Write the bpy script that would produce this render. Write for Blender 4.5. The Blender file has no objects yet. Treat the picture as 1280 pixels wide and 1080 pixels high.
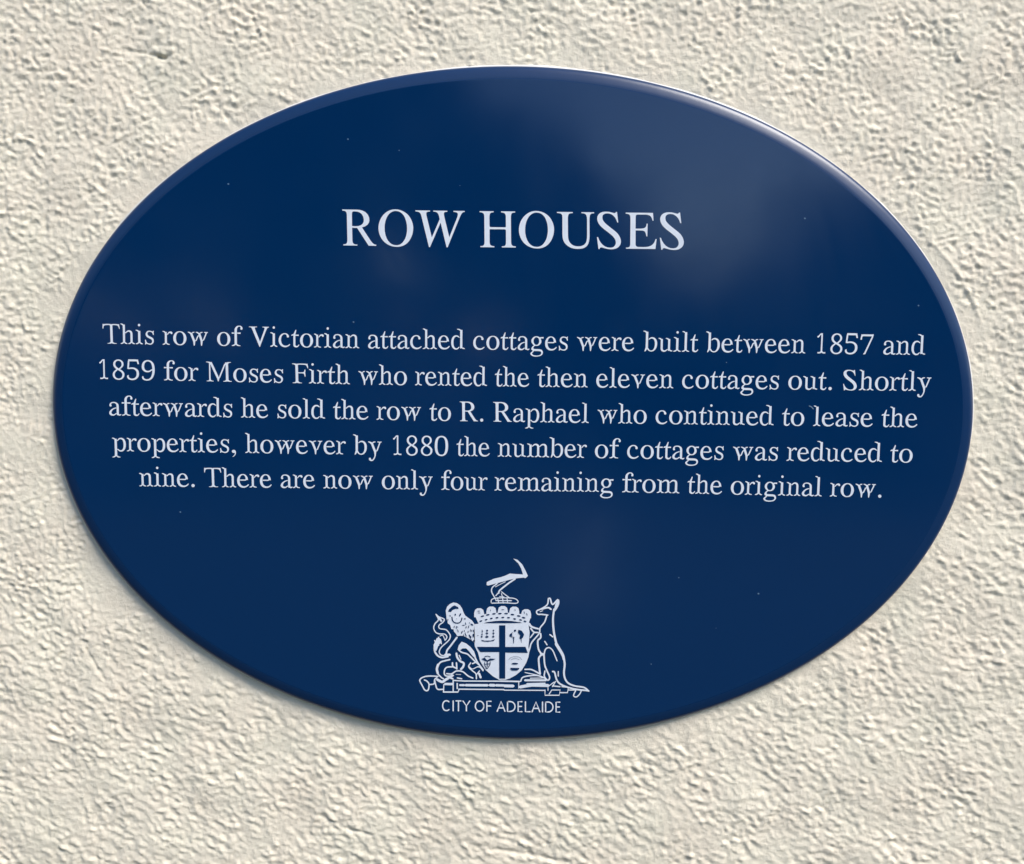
import bpy, math, random
import numpy as np
R = math.radians
scene = bpy.context.scene
# ---------------------------------------------------------------- camera
PX, PY, PF = 640.0, 540.0, 1150.0            # photograph centre and focal length in its pixels
CAM = (0.01388, 0.04294, 0.59835)            # metres right of / above / in front of the plaque centre
TX, TY, TZ = R(5.21), R(-1.08), R(-0.83)
HC = 1.60                                    # height of the plaque centre above the pavement
def rot(rx, ry, rz):
    cx, sx, cy, sy, cz, sz = math.cos(rx), math.sin(rx), math.cos(ry), math.sin(ry), math.cos(rz), math.sin(rz)
    X = np.array([[1,0,0],[0,cx,-sx],[0,sx,cx]]); Y = np.array([[cy,0,sy],[0,1,0],[-sy,0,cy]]); Z = np.array([[cz,-sz,0],[sz,cz,0],[0,0,1]])
    return Z @ Y @ X
RM = rot(TX, TY, TZ)
P2W = np.array([[1,0,0],[0,0,-1],[0,1,0]])   # plaque axes (right, up, out) to world axes
cd = bpy.data.cameras.new('camera'); cam = bpy.data.objects.new('camera', cd); scene.collection.objects.link(cam)
from mathutils import Matrix
mw = Matrix((P2W @ RM.T).tolist()).to_4x4()
mw.translation = (CAM[0], -CAM[2], CAM[1] + HC)
cam.matrix_world = mw
cd.sensor_fit = 'HORIZONTAL'; cd.sensor_width = 36; cd.lens = 36 * PF / 1280
cd.clip_start = 0.02; cd.clip_end = 2000
scene.camera = cam
scene.render.resolution_x, scene.render.resolution_y = 1024, 864
# ---------------------------------------------------------------- sky, sun, exposure
SUN_AZ, SUN_EL = 50.0, 50.0                  # degrees to the right of the wall's normal, above the horizon
world = bpy.data.worlds.new('World'); scene.world = world; world.use_nodes = True
wn = world.node_tree; wn.nodes.clear()
sky = wn.nodes.new('ShaderNodeTexSky'); sky.sky_type = 'NISHITA'; sky.sun_disc = False
sky.sun_elevation = R(SUN_EL); sky.sun_rotation = R(180 - SUN_AZ)
sky.air_density = 1.0; sky.dust_density = 0.7; sky.ozone_density = 1.0
bg = wn.nodes.new('ShaderNodeBackground'); bg.inputs['Strength'].default_value = 0.12
wo = wn.nodes.new('ShaderNodeOutputWorld')
wn.links.new(sky.outputs[0], bg.inputs[0]); wn.links.new(bg.outputs[0], wo.inputs[0])
sd = bpy.data.lights.new('sun', 'SUN'); sd.energy = 2.5; sd.angle = R(28); sd.color = (1.0, 0.95, 0.88)
sun = bpy.data.objects.new('sun', sd); scene.collection.objects.link(sun)
from mathutils import Vector
sdir = Vector((math.sin(R(SUN_AZ)) * math.cos(R(SUN_EL)), -math.cos(R(SUN_AZ)) * math.cos(R(SUN_EL)), math.sin(R(SUN_EL))))
sun.rotation_euler = sdir.to_track_quat('Z', 'Y').to_euler(); sun.location = (2, -3, 4)
scene.view_settings.view_transform = 'Standard'; scene.view_settings.look = 'None'
scene.view_settings.exposure = 0.94; scene.view_settings.gamma = 1.0
scene.cycles.use_denoising = True
# ---------------------------------------------------------------- helpers
def unproj(u, v, depth=0.0):
    """a point of the plaque's plane (metres right, up) for a pixel of the photograph; depth = metres behind the face"""
    d = RM.T @ np.array([(u - PX) / PF, -(v - PY) / PF, -1.0]); t = -(CAM[2] + depth) / d[2]
    return CAM[0] + d[0] * t, CAM[1] + d[1] * t
def link(name, mesh, mats, parent=None):
    o = bpy.data.objects.new(name, mesh); scene.collection.objects.link(o)
    for m in (mats if isinstance(mats, (list, tuple)) else [mats]): mesh.materials.append(m)
    if parent: o.parent = parent
    return o
def empty(name, loc=(0, 0, 0), parent=None):
    o = bpy.data.objects.new(name, None); scene.collection.objects.link(o); o.location = loc; o.empty_display_size = 0.05
    if parent: o.parent = parent
    return o
def mat(name, col, rough=0.5, **kw):
    m = bpy.data.materials.new(name); m.use_nodes = True
    b = m.node_tree.nodes['Principled BSDF']; b.inputs['Base Color'].default_value = (*col, 1); b.inputs['Roughness'].default_value = rough
    for k, v in kw.items(): b.inputs[k].default_value = v
    return m, m.node_tree, b
def noise(nt, scale, detail=4, rough=0.5, dist=0.0, mapping=None):
    t = nt.nodes.new('ShaderNodeTexNoise'); t.inputs['Scale'].default_value = scale; t.inputs['Detail'].default_value = detail
    t.inputs['Roughness'].default_value = rough; t.inputs['Distortion'].default_value = dist
    c = nt.nodes.new('ShaderNodeTexCoord')
    if mapping:
        mp = nt.nodes.new('ShaderNodeMapping'); mp.inputs['Scale'].default_value = mapping
        nt.links.new(c.outputs['Object'], mp.inputs[0]); nt.links.new(mp.outputs[0], t.inputs['Vector'])
    else: nt.links.new(c.outputs['Object'], t.inputs['Vector'])
    return t
def ramp(nt, src, stops):
    r = nt.nodes.new('ShaderNodeValToRGB'); e = r.color_ramp.elements
    while len(e) < len(stops): e.new(0.5)
    for k, (p, c) in enumerate(stops): e[k].position = p; e[k].color = (*c, 1) if len(c) == 3 else c
    nt.links.new(src, r.inputs[0]); return r
def bump(nt, b, src, strength, dist):
    n = nt.nodes.new('ShaderNodeBump'); n.inputs['Strength'].default_value = strength; n.inputs['Distance'].default_value = dist
    nt.links.new(src, n.inputs['Height']); nt.links.new(n.outputs[0], b.inputs['Normal']); return n
# ---------------------------------------------------------------- materials
M_wall, nt, b = mat('painted_render', (0.70, 0.66, 0.565), 0.75)
n1 = noise(nt, 9, 5, 0.6); r1 = ramp(nt, n1.outputs[0], [(0.3, (0.80, 0.712, 0.562)), (0.7, (0.86, 0.768, 0.608))])
nt.links.new(r1.outputs[0], b.inputs['Base Color'])
n2 = noise(nt, 330, 7, 0.78, 0.3); bump(nt, b, n2.outputs[0], 0.75, 0.0011)
mx = nt.nodes.new('ShaderNodeMix'); mx.data_type = 'RGBA'; mx.blend_type = 'MULTIPLY'; mx.inputs['Factor'].default_value = 1.0
n3 = noise(nt, 24, 3, 0.5); r3 = ramp(nt, n3.outputs[0], [(0.32, (0.982, 1.0, 0.992)), (0.5, (1, 1, 1)), (0.68, (1.0, 0.98, 0.975))])
nt.links.new(r1.outputs[0], mx.inputs[6]); nt.links.new(r3.outputs[0], mx.inputs[7]); nt.links.new(mx.outputs[2], b.inputs['Base Color'])
M_blue, nt, b = mat('blue_enamel', (0.0, 0.0220, 0.084), 0.2)
b.inputs['Specular IOR Level'].default_value = 0.5
n1 = noise(nt, 9, 6, 0.7, 0.6, (1, 1, 0.6)); r1 = ramp(nt, n1.outputs[0], [(0.3, (0.08, 0.08, 0.08)), (0.72, (0.19, 0.19, 0.19))])
nt.links.new(r1.outputs[0], b.inputs['Roughness'])
n2 = noise(nt, 6, 2, 0.5); bump(nt, b, n2.outputs[0], 0.5, 0.002)
M_rim, nt, b = mat('rim_enamel', (0.0, 0.0220, 0.084), 0.30, **{'Specular IOR Level': 0.5})
n1 = noise(nt, 90, 3, 0.6); bump(nt, b, n1.outputs[0], 0.15, 0.0004)
M_print, nt, b = mat('white_enamel_print', (0.60, 0.66, 0.79), 0.4)
n1 = noise(nt, 180, 3, 0.6); r1 = ramp(nt, n1.outputs[0], [(0.3, (0.66, 0.70, 0.77)), (0.7, (0.74, 0.77, 0.83))])
nt.links.new(r1.outputs[0], b.inputs['Base Color'])
M_mark, _, _ = mat('blue_print', (0.0, 0.0220, 0.084), 0.3, **{'Specular IOR Level': 0.36})
M_speck, _, _ = mat('speck', (0.10, 0.18, 0.28), 0.5)
M_seal, nt, b = mat('white_sealant', (0.66, 0.65, 0.63), 0.55)
n1 = noise(nt, 120, 3); bump(nt, b, n1.outputs[0], 0.3, 0.0005)
M_ground, nt, b = mat('pavement_asphalt', (0.10, 0.097, 0.09), 0.9)
n1 = noise(nt, 60, 6, 0.7); r1 = ramp(nt, n1.outputs[0], [(0.3, (0.018, 0.030, 0.022)), (0.7, (0.034, 0.048, 0.036))])
nt.links.new(r1.outputs[0], b.inputs['Base Color']); bump(nt, b, n1.outputs[0], 0.4, 0.004)
M_added_tree, nt, b = mat('added_foliage', (0.03, 0.05, 0.018), 0.8)
n1 = noise(nt, 2.5, 5, 0.7); r1 = ramp(nt, n1.outputs[0], [(0.3, (0.010, 0.026, 0.018)), (0.7, (0.022, 0.052, 0.034))])
nt.links.new(r1.outputs[0], b.inputs['Base Color'])
# ---------------------------------------------------------------- the plaque's dimensions
A_, B_ = 0.3022, 0.2214                      # half width, half height of the oval
FACE = 0.0066                                 # the face stands this far off the wall
def oval(inset, n=512):
    """points of the oval pushed inwards along its normal"""
    t = np.arange(n) * 2 * math.pi / n
    x, z = A_ * np.cos(t), B_ * np.sin(t)
    nx, nz = np.cos(t) / A_, np.sin(t) / B_; l = np.hypot(nx, nz)
    return x - nx / l * inset, z - nz / l * inset
OX, OZ = 0.0, 0.0
# ---------------------------------------------------------------- setting: the rendered wall, the pavement, unseen trees and pale strip added for reflections
rng = np.random.default_rng(11)
NF = 1024; FS = 0.9e-3                       # the relief is drawn on a tile of NF cells of FS metres
def field(lam, bw=0.45, ang=0.0, stretch=1.0, seed=0):
    """band-limited noise with wavelength lam (metres), drawn out along the direction ang"""
    r = np.random.default_rng(seed); w = np.fft.fft2(r.standard_normal((NF, NF)))
    k = np.fft.fftfreq(NF, FS); kx, kz = np.meshgrid(k, k)
    c, s = math.cos(ang), math.sin(ang); u = (kx * c + kz * s) * stretch; v = -kx * s + kz * c
    kk = np.hypot(u, v) * lam + 1e-9
    f = np.real(np.fft.ifft2(w * np.exp(-0.5 * (np.log(kk) / bw) ** 2))); return f / f.std()
def build_wall():
    st = 1.0e-3; co_ = 2.6e-3                # fine mesh where the camera looks, coarser relief round it
    xd = np.concatenate([np.arange(-0.95, -0.401, co_), np.arange(-0.40, 0.4001, st), np.arange(0.4026, 0.95, co_)])
    zd = np.concatenate([np.arange(-0.70, -0.331, co_), np.arange(-0.33, 0.3501, st), np.arange(0.3526, 0.72, co_)])
    def ext(a, lo, hi):
        l = [a[0]]; s = co_
        while l[-1] > lo: s = min(s * 1.18, 0.35); l.append(l[-1] - s)
        h = [a[-1]]; s = co_
        while h[-1] < hi: s = min(s * 1.18, 0.35); h.append(h[-1] + s)
        return np.concatenate([np.array(l[1:][::-1]), a, np.array(h[1:])]), len(l) - 1
    X, ix = ext(xd, -5, 5); Z, iz = ext(zd, -HC - 0.1, 1.6)
    GX, GZ = np.meshgrid(X, Z)
    d = R(-27)
    big = field(0.075, 0.5, seed=1)
    warp = field(0.03, 0.6, seed=2); warp2 = field(0.03, 0.6, seed=3)
    c = field(0.0040, 0.4, seed=6); f = field(0.0025, 0.4, seed=7)
    a = field(0.0078, 0.38, R(-15), 1.2, seed=4); b_ = field(0.0050, 0.38, R(-20), 1.2, seed=5)
    h = 0.22 * a + 0.22 * b_ + 0.14 * c + 0.065 * f
    a = field(0.0080, 0.38, R(-33), 2.0, seed=14); b_ = field(0.0052, 0.38, R(-25), 1.6, seed=15)
    hb = 0.23 * a + 0.21 * b_ + 0.13 * c + 0.06 * f              # lower down the float dragged the coat into slanting ridges
    pit = field(0.0055, 0.4, seed=16)
    extra = -0.30 * np.clip(pit - 1.7, 0, 1.2) + 0.22 * np.clip(-pit - 1.6, 0, 1.2)
    h = h + extra; hb = hb + extra
    hb = np.where(hb > 0, hb, 0.8 * hb) * 1e-3 * np.clip(1.0 + 0.2 * field(0.06, 0.5, seed=19), 0.55, 1.4)
    h = np.where(h > 0, h, 0.75 * h)                             # lumps stand up from flatter hollows
    cr = field(0.02, 0.45, R(-38), 2.6, seed=8); cm = np.clip(field(0.03, 0.5, seed=10) - 0.5, 0, 1)
    h -= 0.5 * cm * np.exp(-np.abs(cr) * 5.0)                    # here and there a torn crease
    h = h * 1e-3 * np.clip(1.0 + 0.2 * field(0.06, 0.5, seed=9), 0.55, 1.4)
    def samp(F, x, z):
        u = x / FS; v = z / FS; i = np.floor(u).astype(int); j = np.floor(v).astype(int); fu = u - i; fv = v - j
        g = lambda p, q: F[q % NF, p % NF]
        return (g(i, j) * (1 - fu) + g(i + 1, j) * fu) * (1 - fv) + (g(i, j + 1) * (1 - fu) + g(i + 1, j + 1) * fu) * fv
    wx = GX + 0.0003 * samp(warp, GX, GZ); wz = GZ + 0.0003 * samp(warp2, GX, GZ)
    lo_ = np.clip(0.5 - (GZ - 0.35 * GX + 0.03) / 0.16, 0, 1); lo_ = lo_ * lo_ * (3 - 2 * lo_)
    H = samp(h, wx, wz) * np.sqrt(1 - lo_) + samp(hb, wx, wz) * np.sqrt(lo_)
    # distance outside the oval, and the smoother render that was trowelled round the plaque
    rr = np.hypot(GX / A_, GZ / B_); dist = (rr - 1) * np.hypot(GX, GZ) / np.maximum(rr, 1e-6)
    th = np.arctan2(GZ, GX)
    wid = 0.016 + 0.022 * np.exp(-((np.degrees(th) + 150) / 38) ** 2) + 0.004 * np.exp(-((np.degrees(th) + 90) / 30) ** 2)
    sm = np.clip(dist / wid + 0.35 * samp(big, GX * 1.7 + 0.3, GZ * 1.7), 0, 1); sm = sm * sm * (3 - 2 * sm)
    H = H * (0.22 + 0.78 * sm) + 0.32e-3 * samp(big, GX, GZ)
    # a trowel ridge running beside the plaque on the right
    x0, z0 = unproj(1158, 296, FACE); x1, z1 = unproj(1226, 400, FACE)
    dx, dz = x1 - x0, z1 - z0; L = math.hypot(dx, dz); s = ((GX - x0) * dx + (GZ - z0) * dz) / L; n = (-(GX - x0) * dz + (GZ - z0) * dx) / L
    n = n + 0.0035 * np.sin(np.clip(s / L, 0, 1) * math.pi) * -1
    win = np.clip(np.minimum(s, L - s) / 0.008 + 0.5, 0, 1)
    H += win * 0.7e-3 * np.exp(-(n / 0.0012) ** 2)
    # chips and long cracks
    def crack(p, w=0.0009, depth=1.0e-3):
        nonlocal H
        q = [unproj(*k, FACE) for k in p]
        for (ax, az), (bx, bz) in zip(q, q[1:]):
            L = math.hypot(bx - ax, bz - az); ex, ez = (bx - ax) / L, (bz - az) / L
            s = np.clip((GX - ax) * ex + (GZ - az) * ez, 0, L); dd = np.hypot(GX - ax - s * ex, GZ - az - s * ez)
            H = H - depth * np.exp(-(dd / w) ** 2)
    crack([(160, 62), (180, 66), (198, 70), (206, 72)], 0.0010, 0.9e-3); crack([(198, 71), (205, 73)], 0.0013, 1.8e-3)
    crack([(206, 71), (222, 67)], 0.0008, 0.6e-3); crack([(86, 129), (90, 127)], 0.0010, 1.5e-3)
    crack([(108, 812), (120, 832), (130, 850)], 0.0008, 0.9e-3); crack([(0, 925), (20, 926), (38, 927)], 0.0006, 0.7e-3)
    crack([(1168, 55), (1160, 30)], 0.001, 0.8e-3)
    crack([(400, 1020), (440, 1038), (462, 1042)], 0.0012, 0.9e-3); crack([(620, 1062), (660, 1068), (705, 1078)], 0.0014, 0.9e-3)
    # beyond the finely meshed part the relief dies away into the material
    far = np.clip((np.maximum(np.abs(GX) - 0.80, np.maximum(GZ - 0.58, -GZ - 0.56))) / 0.13, 0, 1)
    H = H * (1 - far)
    nz_, nx_ = GX.shape
    co = np.empty((nz_ * nx_, 3), np.float32); co[:, 0] = GX.ravel(); co[:, 1] = -H.ravel() + FACE; co[:, 2] = GZ.ravel() + HC
    idx = np.arange(nz_ * nx_).reshape(nz_, nx_)
    q = np.stack([idx[:-1, :-1], idx[:-1, 1:], idx[1:, 1:], idx[1:, :-1]], -1).reshape(-1, 4).astype(np.int32)
    me = bpy.data.meshes.new('rendered_wall'); me.vertices.add(len(co)); me.vertices.foreach_set('co', co.ravel())
    me.loops.add(q.size); me.loops.foreach_set('vertex_index', q.ravel())
    me.polygons.add(len(q)); me.polygons.foreach_set('loop_start', np.arange(0, q.size, 4, dtype=np.int32)); me.polygons.foreach_set('loop_total', np.full(len(q), 4, np.int32))
    me.update(calc_edges=True); me.polygons.foreach_set('use_smooth', np.ones(len(q), bool))
    return link('rendered_wall', me, M_wall)
wall = build_wall()
wall['label'] = 'cream painted wall with rough stucco texture carrying the blue oval plaque'; wall['category'] = 'wall'
gm = bpy.data.meshes.new('ground'); gm.from_pydata([(-400, 0.1, 0), (400, 0.1, 0), (400, -800, 0), (-400, -800, 0)], [], [(3, 2, 1, 0)])
ground = link('ground', gm, M_ground); ground['kind'] = 'structure'
pm = bpy.data.meshes.new('added_strip'); pm.from_pydata([(0.10, -5.0, 0.004), (0.50, -4.9, 0.004), (0.95, -8.6, 0.004), (0.35, -8.9, 0.004)], [], [(3, 2, 1, 0)])  # unseen strip, added so the enamel reflects a pale patch low down
M_strip, nt, b = mat('pale_strip', (0.17, 0.21, 0.22), 0.9)
added_strip = link('added_strip', pm, M_strip); added_strip['kind'] = 'structure'
def added_treeline():  # unseen tree mass, added to block and shape the sky reflected in the plaque
    r = np.random.default_rng(5); v = []; f = []
    for k in range(8000):
        x = r.uniform(-34, 34); y = -14 + r.normal(0, 0.9)
        az = math.degrees(math.atan2(x, 14))
        top = 1.64 + 14 * math.tan(R(TOPS(az))) + 0.35 * math.sin(x * 1.9) + 0.2 * math.sin(x * 4.3 + 1)
        z = top * r.uniform(0, 1) ** 0.6; s = r.uniform(0.25, 0.55)
        c = np.array([x, y, z]); n0 = len(v)
        for q in range(6):
            p = r.normal(0, 1, 3); p /= np.linalg.norm(p); v.append(tuple(c + p * s))
        f += [(n0, n0 + 1, n0 + 2), (n0 + 2, n0 + 3, n0 + 4), (n0 + 4, n0 + 5, n0), (n0 + 1, n0 + 3, n0 + 5)]
    me = bpy.data.meshes.new('added_treeline'); me.from_pydata(v, [], f)
    o = link('added_treeline', me, M_added_tree); o['kind'] = 'stuff'; o['label'] = 'unseen mass of dark tree shapes added for the reflection in the plaque'; o['category'] = 'trees'
def TOPS(az): return float(np.interp(az, [-70, -30, -14, -5, 1, 7, 12, 16, 21, 28, 70], [20, 21, 21, 19, 13, 6.0, 4.0, 6.0, 11, 15, 13]))
added_treeline()
# ---------------------------------------------------------------- the plaque
plaque = empty('heritage_plaque', (0, 0, HC))
plaque['label'] = 'oval glossy blue enamel heritage plaque with white lettering and crest, fixed to the cream wall'; plaque['category'] = 'plaque'
def rings(name, prof, m, cap=False, n=512):
    v = []; f = []
    for ins, y in prof:
        if name == 'sealant_bead' and ins < 0:
            t = np.arange(n) * 2 * math.pi / n; ins = ins * (1 + 0.25 * np.sin(5 * t + 1) + 0.2 * np.sin(13 * t) + 0.12 * np.sin(37 * t + 2))
        x, z = oval(ins, n); v += [(float(p), y, float(q)) for p, q in zip(x, z)]
    for k in range(len(prof) - 1):
        for i in range(n):
            j = (i + 1) % n; f.append((k * n + i, k * n + j, (k + 1) * n + j, (k + 1) * n + i))
    if cap:                                  # the flat face: concentric rings down to the middle
        k = len(prof) - 1; x, z = oval(prof[-1][0], n)
        for s in (0.9, 0.7, 0.45, 0.2):
            v += [(float(p * s), prof[-1][1], float(q * s)) for p, q in zip(x, z)]
            for i in range(n):
                j = (i + 1) % n; f.append((k * n + i, k * n + j, (k + 1) * n + j, (k + 1) * n + i))
            k += 1
        v.append((0, prof[-1][1], 0)); c = len(v) - 1
        for i in range(n): f.append((k * n + i, k * n + (i + 1) % n, c))
    me = bpy.data.meshes.new(name); me.from_pydata(v, [], f); me.polygons.foreach_set('use_smooth', [True] * len(f))
    return link(name, me, m, plaque)
RIM_IN = 0.0086
rings('enamel_panel', [(RIM_IN - 0.0006, 0.0003), (RIM_IN, 0.00002), (RIM_IN + 0.0006, 0.0), (RIM_IN + 0.0016, 0.0), (RIM_IN + 0.004, 0.0)], M_blue, cap=True)
pr = [(0.0010, 0.0075), (0.0, 0.0062), (0.0, 0.0050), (0.0004, 0.0037), (0.0010, 0.0027), (0.0019, 0.0019), (0.0030, 0.00135), (0.0044, 0.00092), (0.0058, 0.00055), (0.0070, 0.00026), (0.0079, 0.00008), (RIM_IN, 0.00001)]
rings('rolled_rim', pr, M_rim)
rings('sealant_bead', [(-0.0010, 0.0078), (-0.0011, 0.0066), (-0.0006, 0.0059), (-0.0001, 0.0055), (0.0015, 0.0055)], M_seal)
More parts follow.
